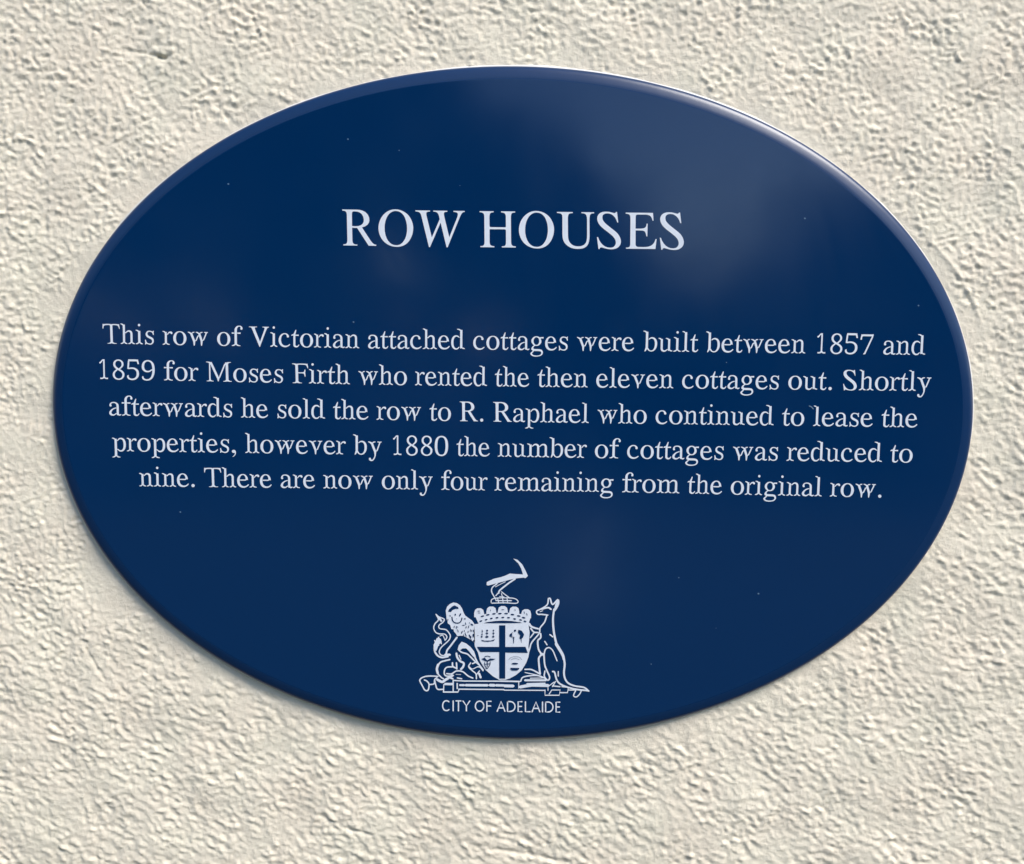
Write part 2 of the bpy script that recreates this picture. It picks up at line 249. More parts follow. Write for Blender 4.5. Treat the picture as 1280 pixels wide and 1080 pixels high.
GLYPHS = {
    'T': [[[185,0],[255,0],[288,6],[294,8],[302,13],[312,14],[323,14],[339,7],[380,0],[474,0],[479,2],[480,15],[477,19],[438,20],[419,23],[401,28],[386,36],[376,42],[359,59],[357,65],[354,77],[353,111],[353,195],[352,245],[347,608],[349,613],[362,624],[378,628],[421,628],[462,625],[499,619],[520,610],[526,607],[538,593],[554,563],[567,530],[575,500],[579,499],[591,499],[593,501],[593,509],[586,574],[576,626],[576,656],[574,660],[540,657],[466,662],[366,662],[331,657],[317,651],[310,651],[271,659],[243,662],[140,662],[56,656],[40,657],[21,660],[17,660],[22,626],[17,572],[18,509],[19,505],[21,503],[37,502],[40,503],[43,530],[47,549],[55,576],[67,599],[76,606],[81,609],[105,618],[130,623],[165,626],[234,627],[243,625],[256,620],[267,608],[269,605],[271,593],[276,149],[278,109],[276,73],[273,57],[271,54],[253,39],[236,28],[216,22],[173,18],[172,13],[174,2],[177,0]]],
    'H': [[[40,0],[40,19],[61,20],[76,22],[89,26],[98,32],[106,40],[111,51],[115,65],[117,82],[117,103],[109,548],[106,585],[104,597],[98,611],[89,623],[77,631],[62,637],[43,641],[20,643],[19,662],[280,662],[281,643],[251,641],[232,635],[218,626],[210,610],[205,587],[203,555],[206,407],[208,386],[210,380],[214,376],[219,373],[234,370],[486,369],[503,371],[507,373],[510,377],[512,382],[513,390],[509,568],[507,584],[504,597],[499,611],[490,623],[478,631],[463,637],[443,641],[420,643],[420,662],[681,662],[681,643],[649,641],[630,635],[617,625],[609,610],[605,588],[603,559],[612,114],[614,85],[617,64],[623,50],[632,39],[643,31],[658,25],[678,21],[701,19],[702,0],[441,0],[440,19],[463,20],[478,22],[490,26],[500,32],[508,40],[513,51],[516,65],[518,82],[514,309],[509,323],[506,327],[501,330],[476,333],[226,333],[213,330],[210,326],[208,321],[208,313],[211,114],[213,85],[216,64],[222,50],[231,39],[242,31],[258,25],[277,21],[300,19],[301,0]]],
    'R': [[[38,0],[37,19],[67,21],[87,27],[100,38],[108,53],[112,75],[114,103],[104,567],[102,584],[99,598],[94,612],[85,623],[74,631],[59,637],[41,641],[18,643],[17,662],[288,662],[348,658],[400,645],[444,624],[466,608],[485,589],[501,568],[513,544],[523,519],[529,468],[519,424],[493,387],[449,357],[389,335],[534,121],[556,89],[577,64],[596,44],[615,30],[634,22],[659,19],[659,0],[516,0],[298,325],[236,326],[203,329],[207,100],[209,80],[212,65],[218,49],[227,37],[238,28],[253,23],[270,19],[302,18],[301,0]],[[264,356],[321,361],[366,375],[399,399],[412,418],[421,439],[424,463],[423,489],[417,518],[401,558],[376,590],[344,612],[303,626],[255,630],[229,629],[219,626],[212,622],[206,616],[202,608],[199,584],[201,360]]],
    'O': [[[378,-14],[326,-11],[278,-1],[232,16],[190,38],[152,66],[118,100],[89,139],[66,183],[48,231],[38,274],[34,317],[35,360],[41,402],[51,442],[66,481],[85,518],[108,551],[134,582],[164,609],[196,632],[231,651],[268,665],[308,673],[349,676],[400,673],[449,662],[494,645],[535,622],[573,594],[606,559],[634,520],[657,477],[674,430],[682,395],[687,359],[688,323],[685,287],[680,251],[671,216],[659,183],[645,151],[628,121],[608,93],[587,68],[563,46],[532,25],[498,8],[461,-4],[421,-12]],[[371,15],[403,18],[433,27],[460,41],[484,61],[505,86],[524,114],[541,146],[554,181],[563,219],[570,259],[573,300],[573,342],[570,386],[563,429],[552,471],[533,524],[508,568],[477,602],[442,627],[403,642],[359,647],[325,644],[294,634],[264,617],[237,595],[213,566],[193,533],[176,495],[163,453],[154,407],[150,372],[149,336],[150,301],[153,266],[160,230],[168,195],[188,142],[215,97],[247,61],[284,35],[325,20]]],
    'W': [[[266,-11],[119,562],[109,589],[97,611],[82,626],[63,636],[38,642],[7,645],[5,662],[282,662],[282,645],[246,643],[227,636],[215,626],[211,609],[212,584],[219,552],[318,167],[465,506],[450,564],[442,590],[430,610],[416,625],[398,636],[377,642],[344,644],[342,662],[606,662],[606,644],[586,643],[570,641],[558,636],[549,630],[544,620],[542,606],[543,589],[547,567],[553,539],[647,174],[789,531],[800,564],[804,592],[802,614],[789,630],[762,639],[721,644],[723,662],[931,662],[932,644],[911,641],[895,633],[880,619],[867,599],[854,574],[841,544],[617,-11],[598,-11],[482,443],[285,-11]]],
    'U': [[[410,-14],[370,-12],[333,-6],[298,3],[264,17],[234,34],[206,54],[182,77],[163,103],[147,130],[136,161],[130,187],[126,220],[124,259],[118,552],[116,586],[114,598],[107,613],[97,625],[84,633],[67,638],[43,642],[14,644],[14,662],[307,662],[309,644],[270,641],[248,634],[234,621],[225,602],[220,576],[219,543],[226,275],[228,224],[232,185],[238,156],[253,120],[274,90],[303,65],[337,47],[376,36],[419,33],[456,35],[488,42],[515,54],[538,70],[556,90],[569,113],[577,146],[582,195],[582,259],[577,505],[576,537],[573,564],[568,586],[560,606],[550,621],[537,631],[521,638],[498,642],[470,644],[469,662],[703,662],[705,644],[691,644],[659,639],[637,624],[625,599],[621,564],[621,508],[628,233],[627,177],[620,129],[609,88],[592,55],[568,29],[539,10],[503,-3],[460,-11]]],
    'S': [[[313,-14],[266,-11],[214,-2],[141,18],[129,19],[112,15],[101,5],[97,-12],[78,-12],[45,207],[65,208],[89,150],[120,103],[157,64],[199,37],[244,20],[293,15],[318,17],[340,23],[359,32],[374,46],[386,62],[394,80],[398,101],[397,124],[391,149],[384,165],[375,182],[363,198],[333,231],[315,247],[266,286],[161,364],[125,395],[97,422],[77,449],[61,476],[50,503],[43,535],[42,564],[48,592],[60,616],[78,637],[102,654],[131,666],[165,674],[204,676],[252,674],[284,668],[337,654],[354,650],[370,653],[381,660],[387,673],[406,673],[434,479],[417,479],[397,529],[372,571],[341,603],[307,627],[270,641],[229,645],[196,642],[169,632],[150,616],[139,594],[137,567],[143,535],[151,516],[164,496],[182,476],[203,455],[227,435],[380,319],[409,294],[434,268],[454,240],[471,211],[483,179],[491,144],[491,111],[484,80],[470,53],[450,30],[424,11],[392,-3],[355,-11]]],
    'E': [[[33,0],[33,19],[63,21],[83,27],[97,36],[105,51],[110,74],[110,104],[103,548],[100,585],[97,597],[91,611],[83,623],[71,631],[56,637],[36,641],[13,643],[12,662],[517,662],[530,519],[514,519],[504,549],[494,572],[483,589],[470,603],[453,614],[433,621],[408,626],[377,629],[242,629],[228,628],[217,625],[210,621],[204,615],[201,607],[198,582],[201,370],[282,370],[324,373],[357,380],[379,392],[394,410],[402,434],[405,464],[423,464],[423,230],[406,230],[398,267],[392,286],[385,301],[378,313],[369,322],[358,329],[345,333],[330,336],[288,338],[203,338],[207,119],[208,88],[211,67],[216,55],[224,47],[235,40],[248,36],[266,34],[355,33],[398,35],[435,40],[467,48],[495,60],[518,76],[538,96],[554,120],[567,149],[578,182],[597,182],[580,0]]],
    'M': [[[41,0],[105,0],[140,6],[182,0],[254,0],[258,1],[260,4],[258,17],[213,24],[196,30],[180,39],[168,50],[163,63],[159,90],[157,149],[152,555],[152,561],[155,566],[159,567],[162,563],[172,538],[343,165],[374,99],[382,80],[395,27],[404,6],[407,1],[416,0],[422,2],[431,25],[447,90],[452,103],[456,111],[464,117],[469,122],[486,159],[648,555],[652,562],[660,569],[663,564],[664,557],[664,482],[672,105],[671,69],[666,52],[644,34],[631,27],[619,22],[581,15],[580,11],[581,2],[585,0],[654,0],[683,5],[689,7],[697,13],[706,13],[739,7],[782,0],[857,0],[863,2],[863,15],[861,19],[819,24],[801,30],[782,39],[767,52],[756,67],[753,105],[745,509],[743,541],[742,595],[744,601],[764,622],[784,634],[805,641],[838,643],[840,647],[840,660],[834,662],[766,662],[718,654],[704,647],[677,647],[656,650],[653,649],[648,629],[638,607],[635,603],[625,599],[620,593],[600,553],[441,157],[437,151],[432,148],[430,148],[428,151],[249,545],[224,597],[209,624],[199,651],[196,652],[161,650],[109,660],[91,662],[14,661],[12,658],[12,649],[14,643],[55,637],[75,631],[97,620],[110,608],[117,597],[112,584],[111,536],[113,122],[115,75],[114,63],[112,50],[109,44],[101,37],[91,31],[80,26],[68,22],[31,19],[28,15],[29,2],[33,0]]],
    'F': [[[47,0],[114,0],[152,7],[164,13],[171,14],[206,7],[246,0],[336,0],[340,0],[342,2],[341,13],[338,17],[311,19],[285,23],[269,28],[252,36],[235,50],[221,67],[218,98],[213,331],[214,333],[227,335],[308,335],[344,334],[379,331],[392,327],[403,316],[414,295],[425,268],[434,226],[438,223],[455,224],[456,230],[455,295],[446,354],[452,408],[450,459],[448,462],[446,463],[434,463],[430,461],[423,434],[410,402],[398,385],[386,376],[373,373],[315,368],[213,367],[212,373],[209,478],[204,593],[205,605],[221,618],[227,621],[237,625],[258,628],[365,628],[404,626],[444,619],[471,609],[487,593],[508,557],[521,524],[526,507],[530,505],[542,505],[546,507],[546,513],[539,574],[528,626],[528,659],[526,660],[490,657],[409,662],[242,662],[217,660],[194,657],[181,654],[173,650],[166,650],[108,660],[91,662],[18,662],[13,660],[12,647],[14,643],[39,640],[60,636],[77,631],[100,618],[110,608],[119,597],[123,568],[134,101],[134,82],[132,65],[130,57],[116,44],[104,34],[91,27],[75,22],[37,19],[35,15],[35,2],[39,0]]],
    'a': [[[142,-9],[157,-10],[177,-8],[194,-4],[213,4],[232,16],[258,38],[269,40],[274,43],[280,48],[284,58],[289,52],[295,27],[299,19],[305,14],[321,8],[336,7],[351,8],[361,-3],[370,-7],[378,-7],[405,-1],[419,7],[442,29],[434,45],[430,48],[415,40],[397,37],[376,40],[365,39],[363,41],[360,68],[360,298],[357,342],[352,361],[346,377],[338,394],[319,415],[294,434],[271,447],[240,456],[205,460],[171,458],[136,453],[110,444],[92,432],[75,415],[63,397],[55,379],[49,361],[48,349],[50,328],[53,318],[58,310],[65,304],[83,299],[92,299],[102,302],[113,311],[118,318],[120,324],[120,332],[119,340],[116,347],[110,357],[108,365],[110,385],[118,401],[127,411],[150,422],[186,426],[207,424],[228,418],[250,408],[271,385],[281,367],[285,351],[288,332],[289,304],[289,268],[286,254],[289,238],[289,82],[288,72],[284,64],[273,75],[267,77],[259,76],[251,72],[227,52],[210,42],[190,36],[165,35],[152,39],[138,45],[122,58],[117,64],[113,72],[110,86],[112,108],[121,132],[129,148],[150,178],[182,205],[215,224],[253,238],[267,237],[274,240],[280,248],[281,256],[276,266],[269,270],[263,270],[251,268],[177,244],[165,238],[125,214],[100,194],[80,174],[63,154],[45,126],[38,102],[37,72],[41,52],[52,33],[68,17],[85,6],[100,-1],[117,-6]]],
    'b': [[[56,-8],[59,-10],[69,-10],[85,3],[134,68],[138,73],[140,73],[169,38],[191,18],[234,-2],[276,-8],[297,-6],[325,0],[345,9],[363,18],[393,43],[415,69],[435,102],[450,136],[460,173],[466,209],[468,253],[467,289],[461,323],[454,349],[443,377],[436,389],[423,409],[409,425],[386,445],[360,459],[333,467],[315,470],[297,471],[266,466],[246,459],[234,453],[220,443],[202,424],[187,417],[182,409],[183,399],[190,391],[198,389],[208,393],[223,407],[236,415],[254,422],[268,425],[276,426],[303,424],[333,412],[349,399],[359,387],[372,363],[377,351],[382,333],[390,293],[392,227],[387,177],[374,122],[363,98],[351,74],[337,56],[323,45],[307,36],[286,30],[264,28],[242,31],[224,40],[218,44],[204,60],[182,98],[176,103],[166,107],[165,110],[164,369],[165,379],[170,397],[166,407],[164,417],[164,648],[160,650],[113,650],[111,650],[106,660],[99,667],[71,678],[49,683],[7,683],[3,680],[4,660],[31,653],[51,643],[71,626],[86,620],[88,612],[89,419],[90,393],[89,369],[88,126],[56,20]]],
    'c': [[[214,-9],[247,-10],[290,-5],[337,13],[363,29],[378,40],[412,78],[410,82],[400,90],[396,93],[391,94],[357,68],[318,48],[277,39],[254,38],[226,42],[195,53],[175,66],[160,78],[147,92],[133,113],[122,135],[115,157],[106,195],[103,228],[106,272],[113,310],[121,335],[137,370],[165,403],[193,420],[200,422],[228,427],[256,423],[264,419],[279,409],[292,390],[296,383],[299,371],[302,339],[306,329],[312,323],[325,318],[337,317],[350,319],[358,322],[364,325],[369,331],[371,337],[373,349],[372,361],[370,373],[364,387],[347,413],[331,428],[307,444],[288,452],[269,458],[241,460],[193,457],[178,453],[161,446],[137,434],[110,415],[94,400],[81,386],[62,357],[45,323],[33,288],[26,248],[25,205],[27,179],[34,147],[48,107],[72,70],[90,48],[113,28],[133,15],[170,-1],[200,-8]]],
    'd': [[[172,-10],[189,-10],[221,-7],[233,-3],[254,7],[277,27],[295,53],[306,59],[310,67],[309,75],[305,81],[299,84],[291,84],[284,80],[263,57],[250,47],[235,40],[213,34],[185,36],[158,49],[149,57],[139,69],[126,92],[115,122],[107,163],[104,193],[104,246],[107,284],[114,321],[119,341],[132,372],[140,386],[150,398],[162,408],[185,420],[195,422],[219,423],[241,418],[257,411],[267,405],[285,390],[291,387],[297,386],[303,388],[308,392],[311,398],[311,406],[307,413],[303,416],[293,420],[279,437],[261,451],[253,455],[229,464],[207,467],[179,467],[144,458],[116,443],[90,420],[74,400],[59,376],[46,343],[34,303],[29,262],[27,216],[29,179],[32,157],[34,143],[42,115],[55,82],[71,55],[84,38],[110,15],[126,5],[136,0],[164,-8]],[[444,11],[460,10],[488,12],[491,15],[491,33],[488,38],[472,41],[454,48],[432,58],[424,59],[412,56],[409,61],[406,76],[405,110],[406,274],[404,390],[406,646],[402,649],[345,649],[343,650],[339,662],[331,670],[293,682],[281,683],[229,683],[227,682],[226,678],[227,660],[249,657],[267,652],[291,641],[309,628],[315,626],[327,626],[329,621],[330,601],[330,414],[328,402],[324,394],[327,382],[330,364],[330,108],[329,98],[324,80],[329,68],[332,59],[332,27],[335,26],[363,34],[401,39],[407,25],[414,18],[423,15]]],
    'e': [[[208,-9],[229,-10],[276,-7],[298,-2],[333,12],[351,21],[389,49],[424,94],[422,98],[407,111],[402,113],[400,113],[378,90],[358,74],[333,58],[311,48],[302,46],[282,42],[262,41],[227,43],[195,55],[180,62],[162,76],[138,106],[118,156],[115,170],[111,208],[110,234],[111,245],[115,251],[124,240],[129,237],[135,235],[269,234],[300,235],[322,241],[330,246],[338,258],[340,259],[376,259],[393,256],[396,258],[385,318],[379,342],[369,365],[358,385],[341,407],[318,430],[287,448],[253,457],[216,460],[175,456],[135,440],[98,411],[76,387],[57,357],[43,328],[36,308],[29,276],[25,222],[30,170],[36,140],[49,106],[60,84],[70,68],[84,51],[102,34],[135,11],[171,-2]],[[113,256],[110,262],[111,280],[116,310],[123,340],[142,379],[162,403],[191,422],[220,428],[244,425],[264,415],[271,410],[282,399],[292,385],[298,373],[306,351],[311,334],[315,304],[316,286],[314,282],[289,272],[135,272],[124,268],[119,262],[115,254]]],
    'f': [[[33,0],[75,0],[102,7],[113,11],[119,16],[124,22],[127,32],[136,34],[176,33],[178,32],[183,20],[190,13],[218,4],[235,1],[302,0],[306,0],[309,2],[309,20],[306,24],[281,25],[258,30],[239,38],[216,54],[209,56],[198,57],[195,61],[193,95],[193,409],[194,421],[199,427],[207,416],[218,411],[253,410],[312,407],[315,411],[314,430],[315,452],[315,455],[308,456],[253,452],[218,452],[207,447],[199,436],[195,440],[193,448],[193,539],[196,565],[201,586],[216,616],[226,630],[239,641],[260,649],[277,651],[291,650],[298,648],[310,639],[316,630],[319,622],[319,608],[313,584],[312,575],[314,565],[319,557],[329,550],[348,547],[363,550],[373,557],[380,569],[383,584],[383,598],[379,616],[370,634],[354,655],[344,664],[323,676],[308,680],[270,683],[232,679],[211,672],[203,668],[169,646],[141,614],[128,590],[121,570],[117,555],[114,517],[114,450],[113,442],[110,437],[108,436],[100,447],[89,452],[54,452],[33,456],[26,456],[23,454],[22,413],[24,407],[35,407],[54,410],[89,411],[100,416],[108,427],[113,422],[114,411],[114,79],[112,57],[110,54],[100,54],[91,52],[77,41],[56,31],[41,26],[22,23],[20,20],[21,2],[24,0]]],
    'g': [[[172,-216],[211,-218],[286,-214],[353,-199],[386,-185],[404,-174],[423,-157],[438,-135],[444,-123],[448,-111],[452,-87],[452,-67],[448,-49],[443,-33],[435,-17],[418,2],[410,8],[396,16],[376,23],[337,31],[302,33],[197,34],[162,37],[150,40],[130,52],[128,56],[128,66],[130,84],[141,108],[159,127],[170,135],[178,143],[254,142],[288,148],[320,163],[347,183],[363,199],[376,216],[387,237],[394,253],[398,272],[398,290],[396,316],[390,338],[377,368],[374,380],[384,388],[392,391],[420,391],[465,386],[469,387],[470,392],[468,413],[470,435],[467,439],[441,436],[378,432],[355,426],[343,421],[311,441],[294,449],[270,457],[229,460],[189,457],[166,450],[150,442],[138,435],[117,420],[103,407],[89,391],[70,362],[60,334],[57,304],[60,272],[67,249],[80,225],[97,202],[114,185],[144,161],[146,157],[142,151],[124,142],[109,131],[92,114],[78,94],[65,70],[60,54],[58,46],[59,28],[63,18],[75,2],[87,-8],[104,-18],[109,-21],[101,-31],[95,-47],[58,-73],[37,-95],[30,-109],[28,-123],[32,-141],[43,-157],[51,-166],[71,-183],[99,-199],[117,-205],[150,-214]],[[195,-180],[158,-175],[126,-164],[109,-154],[101,-147],[92,-137],[87,-127],[86,-121],[87,-117],[95,-100],[103,-90],[128,-67],[136,-55],[140,-45],[140,-33],[141,-31],[180,-33],[294,-33],[323,-35],[355,-40],[368,-44],[379,-49],[390,-61],[397,-77],[399,-85],[400,-101],[398,-109],[390,-129],[386,-136],[363,-156],[333,-170],[290,-179],[233,-182]],[[217,175],[209,176],[183,186],[155,219],[145,239],[135,264],[132,288],[132,314],[134,332],[140,352],[149,374],[166,398],[181,411],[189,417],[207,425],[229,428],[250,425],[274,413],[294,396],[308,376],[322,322],[325,300],[324,284],[321,263],[312,235],[302,218],[290,201],[274,187],[258,179],[250,177],[231,174]]],
    'h': [[[20,0],[54,0],[85,11],[95,18],[100,33],[106,34],[143,34],[145,32],[149,20],[154,14],[173,5],[188,1],[228,0],[233,2],[233,20],[231,24],[217,26],[206,31],[191,40],[178,52],[171,55],[161,55],[160,56],[158,58],[157,83],[157,357],[159,367],[161,370],[173,361],[178,359],[186,360],[201,369],[212,383],[238,402],[262,412],[275,414],[292,413],[305,409],[312,404],[323,395],[328,389],[333,379],[338,357],[341,318],[341,79],[338,56],[327,55],[321,53],[301,37],[284,27],[266,24],[264,20],[264,2],[268,0],[307,0],[325,5],[344,14],[350,22],[353,33],[359,34],[396,34],[398,32],[402,20],[407,14],[418,8],[437,2],[446,0],[481,0],[485,1],[487,4],[487,20],[485,24],[470,27],[461,30],[444,40],[429,53],[422,55],[415,55],[413,56],[411,58],[410,83],[409,337],[406,371],[398,397],[387,419],[377,431],[362,443],[327,459],[303,463],[269,459],[245,450],[221,436],[209,425],[189,401],[173,397],[167,393],[161,384],[160,385],[157,399],[157,647],[154,649],[108,650],[102,661],[95,668],[72,678],[52,683],[13,683],[10,679],[10,665],[11,661],[13,660],[27,657],[39,652],[55,641],[70,627],[76,624],[85,621],[87,619],[88,596],[88,75],[87,60],[85,56],[70,54],[63,49],[54,41],[37,31],[26,27],[11,24],[9,20],[9,2],[13,0]]],
    'i': [[[28,0],[63,0],[91,8],[104,16],[109,23],[112,34],[118,36],[164,35],[168,21],[173,13],[185,7],[201,2],[211,0],[248,0],[252,2],[253,4],[253,21],[251,25],[236,28],[225,33],[207,44],[195,53],[187,55],[177,54],[175,61],[173,90],[173,445],[169,447],[118,447],[116,449],[111,462],[104,468],[87,476],[65,482],[22,482],[20,478],[19,460],[22,456],[38,454],[49,450],[65,441],[81,426],[87,423],[97,422],[99,418],[99,92],[99,65],[97,58],[85,57],[79,55],[61,41],[45,32],[34,28],[18,25],[16,21],[16,2],[20,0]],[[127,602],[142,601],[156,605],[166,614],[170,620],[174,629],[175,643],[174,654],[171,662],[162,674],[156,678],[148,682],[134,683],[126,682],[118,679],[107,668],[100,654],[99,639],[100,629],[103,620],[108,613],[114,608]]],
    'l': [[[31,0],[66,0],[94,8],[108,16],[112,22],[116,33],[122,34],[167,34],[171,20],[178,12],[191,6],[211,1],[252,0],[256,1],[257,6],[257,20],[255,24],[240,27],[228,32],[211,42],[199,51],[191,53],[181,52],[178,60],[177,87],[177,647],[173,649],[106,650],[105,651],[103,665],[97,673],[88,678],[66,683],[25,683],[22,679],[22,663],[25,659],[41,656],[53,652],[78,637],[86,636],[96,639],[98,639],[102,621],[103,73],[102,60],[100,56],[84,54],[64,39],[49,31],[37,27],[21,24],[19,20],[19,2],[23,0]]],
    'm': [[[28,0],[63,0],[85,6],[103,14],[108,21],[112,32],[118,33],[156,33],[158,32],[162,20],[168,14],[185,6],[199,2],[209,0],[244,0],[248,1],[249,4],[249,20],[247,24],[233,27],[223,31],[207,40],[191,52],[185,54],[175,55],[173,60],[172,84],[172,351],[173,361],[178,371],[173,379],[172,385],[171,396],[171,424],[170,426],[168,427],[116,427],[114,429],[110,440],[103,447],[85,454],[63,460],[20,460],[17,456],[17,440],[20,436],[34,434],[47,429],[65,419],[79,406],[87,403],[96,402],[98,398],[99,367],[98,351],[97,62],[97,57],[95,55],[85,54],[79,52],[65,42],[45,30],[34,26],[18,24],[16,20],[16,2],[20,0]],[[296,0],[327,0],[345,5],[368,15],[374,21],[378,30],[384,32],[414,32],[416,30],[421,20],[428,14],[445,6],[465,1],[506,0],[511,2],[510,23],[494,26],[483,31],[465,42],[451,54],[445,57],[437,58],[434,62],[432,355],[433,359],[435,361],[441,354],[447,351],[455,350],[461,352],[471,359],[478,369],[490,381],[514,397],[542,407],[557,409],[573,408],[585,404],[595,398],[607,389],[616,373],[620,353],[622,323],[622,74],[621,62],[607,57],[589,42],[571,31],[559,26],[544,23],[543,2],[546,0],[550,0],[585,0],[595,2],[630,15],[637,20],[644,32],[668,33],[681,32],[686,21],[691,14],[715,4],[731,0],[770,0],[774,1],[775,20],[772,24],[758,26],[747,30],[731,40],[716,52],[709,54],[699,55],[697,58],[696,82],[696,311],[693,351],[690,369],[682,396],[670,416],[659,428],[642,441],[607,455],[581,457],[546,453],[514,440],[496,429],[483,417],[461,390],[457,388],[449,387],[443,384],[438,379],[433,370],[429,374],[422,396],[415,410],[409,418],[396,431],[378,442],[349,454],[337,456],[317,457],[286,454],[256,442],[236,429],[229,422],[207,395],[203,393],[193,392],[186,387],[182,381],[180,373],[184,365],[188,361],[193,358],[205,357],[213,361],[229,380],[254,397],[284,408],[296,409],[305,409],[324,404],[333,400],[349,385],[356,371],[360,351],[361,325],[361,84],[360,62],[357,58],[349,57],[343,54],[328,42],[309,31],[298,26],[284,24],[282,20],[282,2],[286,0]]],
    'n': [[[27,0],[60,0],[91,10],[100,18],[105,33],[111,34],[147,34],[150,32],[153,20],[158,14],[177,5],[191,1],[231,0],[235,1],[236,4],[236,20],[233,24],[220,26],[209,30],[195,40],[181,52],[175,54],[164,55],[162,60],[161,84],[161,351],[164,365],[169,373],[164,381],[161,390],[160,400],[160,424],[156,426],[109,426],[107,428],[104,439],[97,446],[80,454],[60,460],[20,460],[17,456],[17,440],[20,436],[32,434],[45,429],[62,419],[74,406],[82,403],[91,403],[93,398],[93,84],[93,62],[91,55],[80,54],[74,52],[62,42],[43,30],[32,26],[18,24],[16,20],[16,2],[20,0]],[[279,0],[310,0],[339,10],[348,18],[354,33],[359,34],[396,34],[398,32],[402,20],[407,14],[418,8],[436,2],[445,0],[480,0],[483,1],[485,4],[485,20],[483,24],[469,26],[460,30],[443,40],[428,52],[421,55],[414,54],[412,55],[411,58],[409,82],[409,331],[406,363],[398,392],[385,416],[377,426],[363,438],[328,454],[308,457],[290,458],[268,454],[240,442],[215,424],[193,398],[182,394],[177,391],[172,385],[169,375],[173,367],[178,361],[186,358],[195,359],[204,365],[217,381],[241,398],[266,408],[279,410],[293,409],[310,402],[327,388],[335,373],[340,347],[342,317],[342,82],[340,58],[339,55],[337,54],[328,54],[321,52],[303,37],[288,27],[268,23],[266,20],[267,2],[270,0]]],
    'o': [[[223,-8],[252,-10],[304,-5],[341,7],[362,19],[385,34],[412,60],[426,79],[439,99],[450,121],[456,140],[467,182],[470,225],[466,271],[456,311],[450,328],[434,359],[409,392],[381,418],[355,435],[339,443],[311,454],[296,457],[249,460],[198,456],[162,445],[146,436],[120,419],[87,388],[65,357],[49,326],[42,309],[38,296],[32,265],[29,223],[32,186],[35,167],[48,124],[66,90],[89,60],[101,48],[116,34],[141,18],[170,3],[200,-6]],[[238,23],[219,26],[199,34],[188,40],[174,51],[163,63],[146,90],[133,124],[123,169],[119,200],[120,248],[125,292],[133,325],[144,355],[165,390],[176,402],[194,415],[221,428],[252,432],[278,428],[311,412],[333,392],[352,363],[362,338],[375,294],[380,253],[380,225],[378,180],[371,136],[362,107],[351,82],[343,71],[329,54],[306,36],[278,25],[252,21]]],
    'p': [[[17,-217],[53,-217],[80,-210],[90,-206],[96,-201],[101,-195],[105,-183],[116,-182],[163,-183],[167,-197],[173,-204],[179,-208],[199,-214],[215,-217],[274,-216],[276,-213],[276,-205],[276,-197],[274,-193],[239,-188],[217,-179],[195,-166],[187,-164],[175,-166],[173,-163],[169,-144],[168,-120],[167,43],[168,51],[170,57],[175,62],[178,51],[183,45],[189,42],[202,39],[221,17],[235,5],[246,-1],[272,-11],[316,-14],[328,-12],[355,-4],[367,1],[383,11],[411,36],[424,53],[440,80],[453,112],[458,130],[464,152],[469,191],[470,233],[469,265],[466,289],[463,306],[456,334],[440,374],[426,396],[415,410],[403,423],[383,439],[359,451],[324,460],[292,459],[268,454],[239,440],[231,434],[214,417],[195,388],[182,382],[178,378],[175,372],[176,362],[181,355],[189,351],[199,351],[204,354],[209,359],[223,381],[250,403],[280,414],[288,415],[312,413],[339,401],[352,390],[367,368],[381,332],[388,297],[392,273],[394,217],[390,168],[378,112],[363,78],[357,68],[340,49],[332,44],[308,32],[282,30],[260,35],[239,43],[223,56],[213,70],[203,76],[197,78],[189,77],[183,74],[177,67],[175,68],[169,81],[167,94],[167,346],[170,360],[165,370],[163,378],[160,402],[161,425],[102,425],[99,427],[96,437],[92,444],[86,448],[76,452],[60,457],[49,458],[13,458],[9,457],[8,439],[10,435],[27,430],[39,425],[68,408],[74,407],[86,407],[89,396],[88,382],[91,352],[91,92],[93,67],[91,45],[91,-106],[90,-158],[88,-162],[78,-162],[70,-164],[56,-175],[31,-189],[6,-195],[5,-199],[6,-215],[9,-217]]],
    'r': [[[15,0],[47,0],[72,8],[84,15],[88,22],[91,33],[96,34],[132,34],[133,32],[138,20],[144,14],[165,5],[181,1],[235,0],[239,1],[240,4],[240,20],[237,24],[218,26],[200,31],[184,39],[163,55],[149,58],[148,60],[147,82],[147,289],[148,319],[152,343],[151,347],[146,355],[143,375],[141,402],[143,426],[140,427],[96,427],[95,429],[90,440],[84,447],[68,454],[49,460],[10,460],[8,456],[8,438],[10,435],[24,433],[35,429],[49,420],[63,406],[68,404],[77,402],[79,400],[79,363],[81,337],[81,303],[80,287],[79,62],[77,55],[67,54],[61,52],[45,39],[31,31],[21,27],[7,24],[5,20],[5,2],[8,0]],[[170,337],[176,337],[182,341],[188,347],[197,363],[206,374],[218,385],[234,392],[257,394],[267,389],[276,383],[287,367],[295,361],[308,359],[320,363],[325,367],[330,373],[335,387],[335,400],[329,420],[323,429],[315,436],[295,445],[279,448],[267,447],[257,443],[241,442],[223,434],[211,426],[199,415],[183,392],[172,375],[163,370],[159,365],[156,357],[157,347],[163,339]]],
